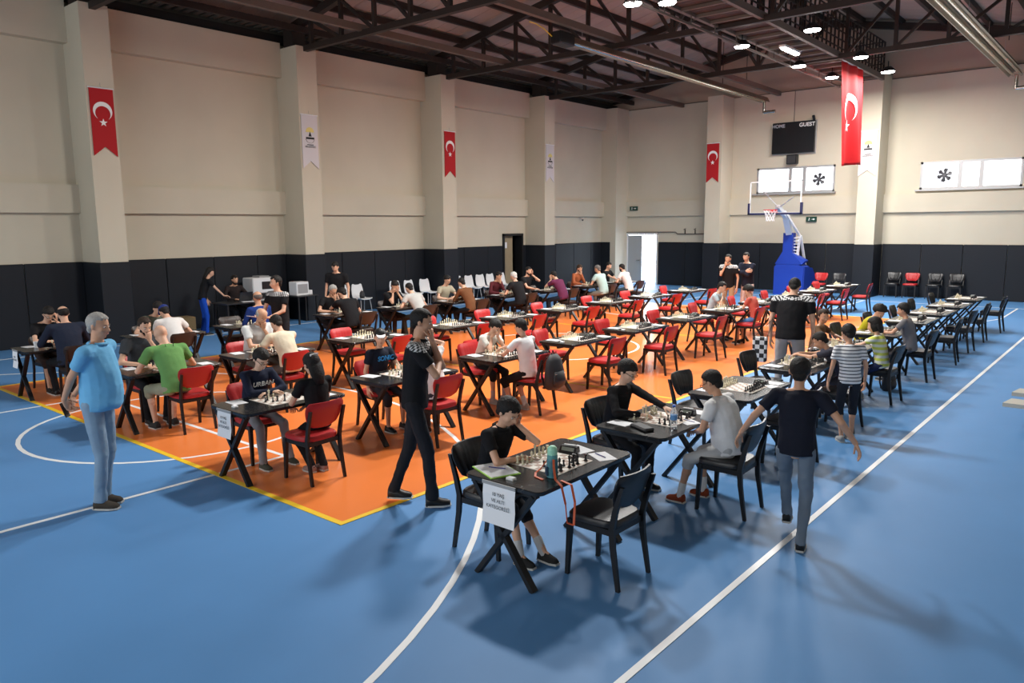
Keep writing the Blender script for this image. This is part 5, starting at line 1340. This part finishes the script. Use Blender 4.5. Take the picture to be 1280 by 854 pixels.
# plank benches at the right edge
for yy, lb in ((11.15, 'nearer of two low white plank ends at the right edge of the frame'), (11.92, 'farther of two low white plank ends at the right edge of the frame')):
    t = empty('plank_bench', (-1.25, yy, 0), 0, lb, 'bench')
    MB().poly([(-.05, -.17, .3), (1.6, -.17, .3), (1.6, .17, .3), (.0, .17, .3)], .05, (0, 0, -1)).obj('plank', mat('aged_white_plank', (.5, .48, .42), .6), t)
    for xx in (.25, 1.4): MB().box(xx, xx+.05, -.14, .14, 0, .25).obj('leg', M_BLACKM, t)

# ------------------------------------------------------------------ things on the near tables
def sign(x, y, lines, label, w_=.24, h_=.26, turn=0):
    t = empty('table_sign', (x, y, .735), R(turn), label, 'sign', 'paper signs taped to table ends')
    b = MB(); P = []
    for zz, yy in ((.0, -.005), (-.08, -.014), (-.17, -.01), (-h_, -.026)):
        P.append([(-w_/2, yy, zz), (w_/2, yy-.004, zz), (w_/2, yy-.003, zz), (-w_/2, yy+.0015, zz)])
    b.rings(P[::-1]); b.obj('paper', M_PAPER, t)
    text('lettering', lines, .036, (0, -.024, -.115), (R(86), 0, 0), M_GREYINK, t, .0006)
    MB().box(-w_/2-.005, w_/2+.0, -.014, -.004, -.012, .012).obj('clear_tape', mat('tape', (.35, .35, .35), .3), t)
kx, ky = ROWS['K']['x'], ROWS['K']['ys'][0]
sign(kx-.0, ky-.60, '10 YAŞ\nVE ALTI\nKATEGORİSİ', 'white paper sign with three lines of text on the frontmost table', .30, .29)
sign(rA['x']-.04, rA['ys'][0]-.6, '12 YAŞ\nVE ALTI\nKATEGORİSİ', 'white paper sign hanging from the nearest red-chair table', .26, .27)
sign(ROWS['D']['x']-.08, ROWS['D']['ys'][0]-.6, 'AÇIK\nKATEGORİ', 'small white paper sign at the far left brown-chair table', .22, .26)
# clipboard with green edge, white pad
t = empty('clipboard', (kx-.2, ky-.41, .7505), R(68), 'lime green clipboard with white sheet at the near left table corner', 'clipboard')
MB().box(-.12, .12, -.16, .16, 0, .006).obj('board', mat('lime_green', (.32, .62, .05), .5), t); MB().box(-.11, .11, -.148, .148, .006, .01).obj('sheet', M_PAPER, t)
t['group'] = 'front table papers'
pen(kx-.2, ky-.40, R(20), 'dark pen lying on the lime green clipboard', .7645)
sheet(kx+.22, ky+.36, R(60), 'thick white score pad right of the board on the frontmost table'); pen(kx+.2, ky+.36, R(-20), 'blue pen on the white score pad of the frontmost table')
sheet(kx-.03, ky+.40, R(75), 'white cards behind the board on the frontmost table')
clock(kx-.06, ky+.31, R(8), 'black chess clock behind the board on the frontmost table')
# place card holder
def card(x, y, label):
    t = empty('card_holder', (x, y, .75), 0, label, 'card'); t['group'] = 'small white place cards'
    MB().box(-.035, .035, -.02, .02, .0, .004).obj('base', M_ALU, t); MB().bevbox(-.032, .032, -.022, .022, .004, .02, .003).obj('card', M_PAPER, t)
card(kx+.02, ky-.5, 'small white card above the paper sign of the frontmost table')
card(rA['x']-.02, rA['ys'][0]-.5, 'small white card above the paper sign of nearest red-chair table')
card(rA['x']+.05, rA['ys'][3]-.5, 'small white card at the near end of the fourth red-chair table')
card(rA['x']+.05, rA['ys'][4]-.5, 'small white card at the near end of the fifth red-chair table')
# mint drinking bottle with orange strap
t = empty('drinking_bottle', (kx+.21, ky-.27, .7505), R(-40), 'mint green child drinking bottle with an orange strap on the frontmost table', 'bottle')
b = MB(); b.lathe((0, 0, 0), [(.036, 0), (.04, .004), (.04, .13), (.036, .14)], 20); b.obj('sleeve', mat('teal_print', (.05, .2, .25), .5, noise=.4, nscale=40), t, smooth='auto')
b = MB(); b.lathe((0, 0, .14), [(.038, 0), (.038, .028)], 20); b.obj('collar_band', mat('teal_light', (.12, .34, .34), .5), t, smooth='auto')
b = MB(); b.lathe((0, 0, .165), [(.035, 0), (.036, .03), (.033, .05), (.02, .064), (.004, .068)], 20); b.obj('lid', mat('mint_plastic', (.36, .74, .54), .4), t, smooth='auto')
b = MB(); b.box(-.026, .026, -.048, -.036, .02, .085); b.obj('pocket', mat('navy_print', (.02, .06, .12), .6), t)
b = MB()
P = [V((-.04, 0, .14)), V((-.08, -.03, .09)), V((-.11, -.06, .03)), V((-.10, -.10, .006)), V((-.02, -.12, .006)), V((.06, -.08, .006))]
P2 = [V((.04, 0, .14)), V((.09, -.01, .10)), V((.14, -.01, .03)), V((.2, .02, .0)), V((.235, .04, -.12)), V((.24, .05, -.25)), V((.27, .09, -.26)), V((.26, .10, -.1)), V((.2, .09, .004)), V((.1, .04, .006))]
for Q in (P, P2):
    for q in range(len(Q)-1): b.bar(Q[q], Q[q+1], .016, .005)
b.obj('strap', mat('orange_strap', (.62, .11, .04), .6), t)
# second table: water bottle, case
k2 = ROWS['K']['ys'][1]
def water(x, y, label, z=.7505):
    t = empty('water_bottle', (x, y, z), 0, label, 'bottle'); t['group'] = 'clear water bottles'
    pm_ = MATS.get('clear_pet')
    if not pm_:
        pm_ = mat('clear_pet', (.8, .88, .95), .08); bb = pm_.node_tree.nodes['Principled BSDF']; bb.inputs['Transmission Weight'].default_value = .9; bb.inputs['IOR'].default_value = 1.2
    b = MB(); b.lathe((0, 0, 0), [(.026, 0), (.031, .006), (.03, .05), (.031, .06), (.029, .1), (.031, .13), (.028, .15), (.013, .185), (.012, .195)], 16); b.obj('body', pm_, t, smooth='auto')
    b = MB(); b.lathe((0, 0, .08), [(.0315, 0), (.0315, .045)], 16); b.obj('wrapper', mat('blue_wrapper', (.12, .3, .6), .4), t, smooth='auto')
    b = MB(); b.lathe((0, 0, .195), [(.015, 0), (.015, .018)], 12); b.obj('cap', mat('blue_cap_plastic', (.03, .15, .6), .4), t, smooth='auto')
water(kx+.25, k2-.24, 'clear water bottle with blue cap on the second black-chair table')
water(ROWS['D']['x']+.05, ROWS['D']['ys'][8]+.5, 'small water bottle beside the man in pale mint')
b = MB(); b.bevbox(-.055, .055, -.12, .12, 0, .03, .012); o = b.obj('pencil_case', M_BAG, None); o.location = (kx+.04, k2-.42, .7505); o.rotation_euler = (0, 0, R(65)); tag(o, 'black zipped pencil case on the second black-chair table', 'case')
sheet(kx+.24, k2+.05, R(60), 'white sheet with green edge before the boy in white shorts'); pen(kx+.24, k2+.07, R(-15), 'red-tipped pen before the boy in white shorts')
sheet(kx+.2, ROWS['K']['ys'][2]+.25, R(75), 'long white score sheet right of the board, third black-chair table')
t = empty('paper_cup', (ROWS['D']['x']-.05, ROWS['D']['ys'][0]-.33, .7505), 0, 'white paper cup on the far left brown-chair table', 'cup')
MB().lathe((0, 0, 0), [(.025, 0), (.034, .085), (.036, .09), (.032, .088), (.024, .01)], 14).obj('cup', M_PAPER, t)
# checked bag hanging beside the referee
t = empty('checked_bag', (-4.2, 10.42, .58), R(12), 'black and white checked cloth bag at the hip of the leaning referee', 'bag')
MB().bevbox(-.10, .10, -.04, .04, 0, .36, .015).obj('pouch', checker('big_check', (.72, .72, .7), (.02, .02, .02), 16), t)
b = MB(); b.bar((-.09, 0, .35), (.16, .03, .62), .02, .004); b.bar((.09, 0, .35), (.17, .03, .6), .02, .004); b.obj('strap', M_BLACKM, t)
water(kx-.28, ROWS['K']['ys'][4]-.35, 'clear bottle near the boy in brown shirt')
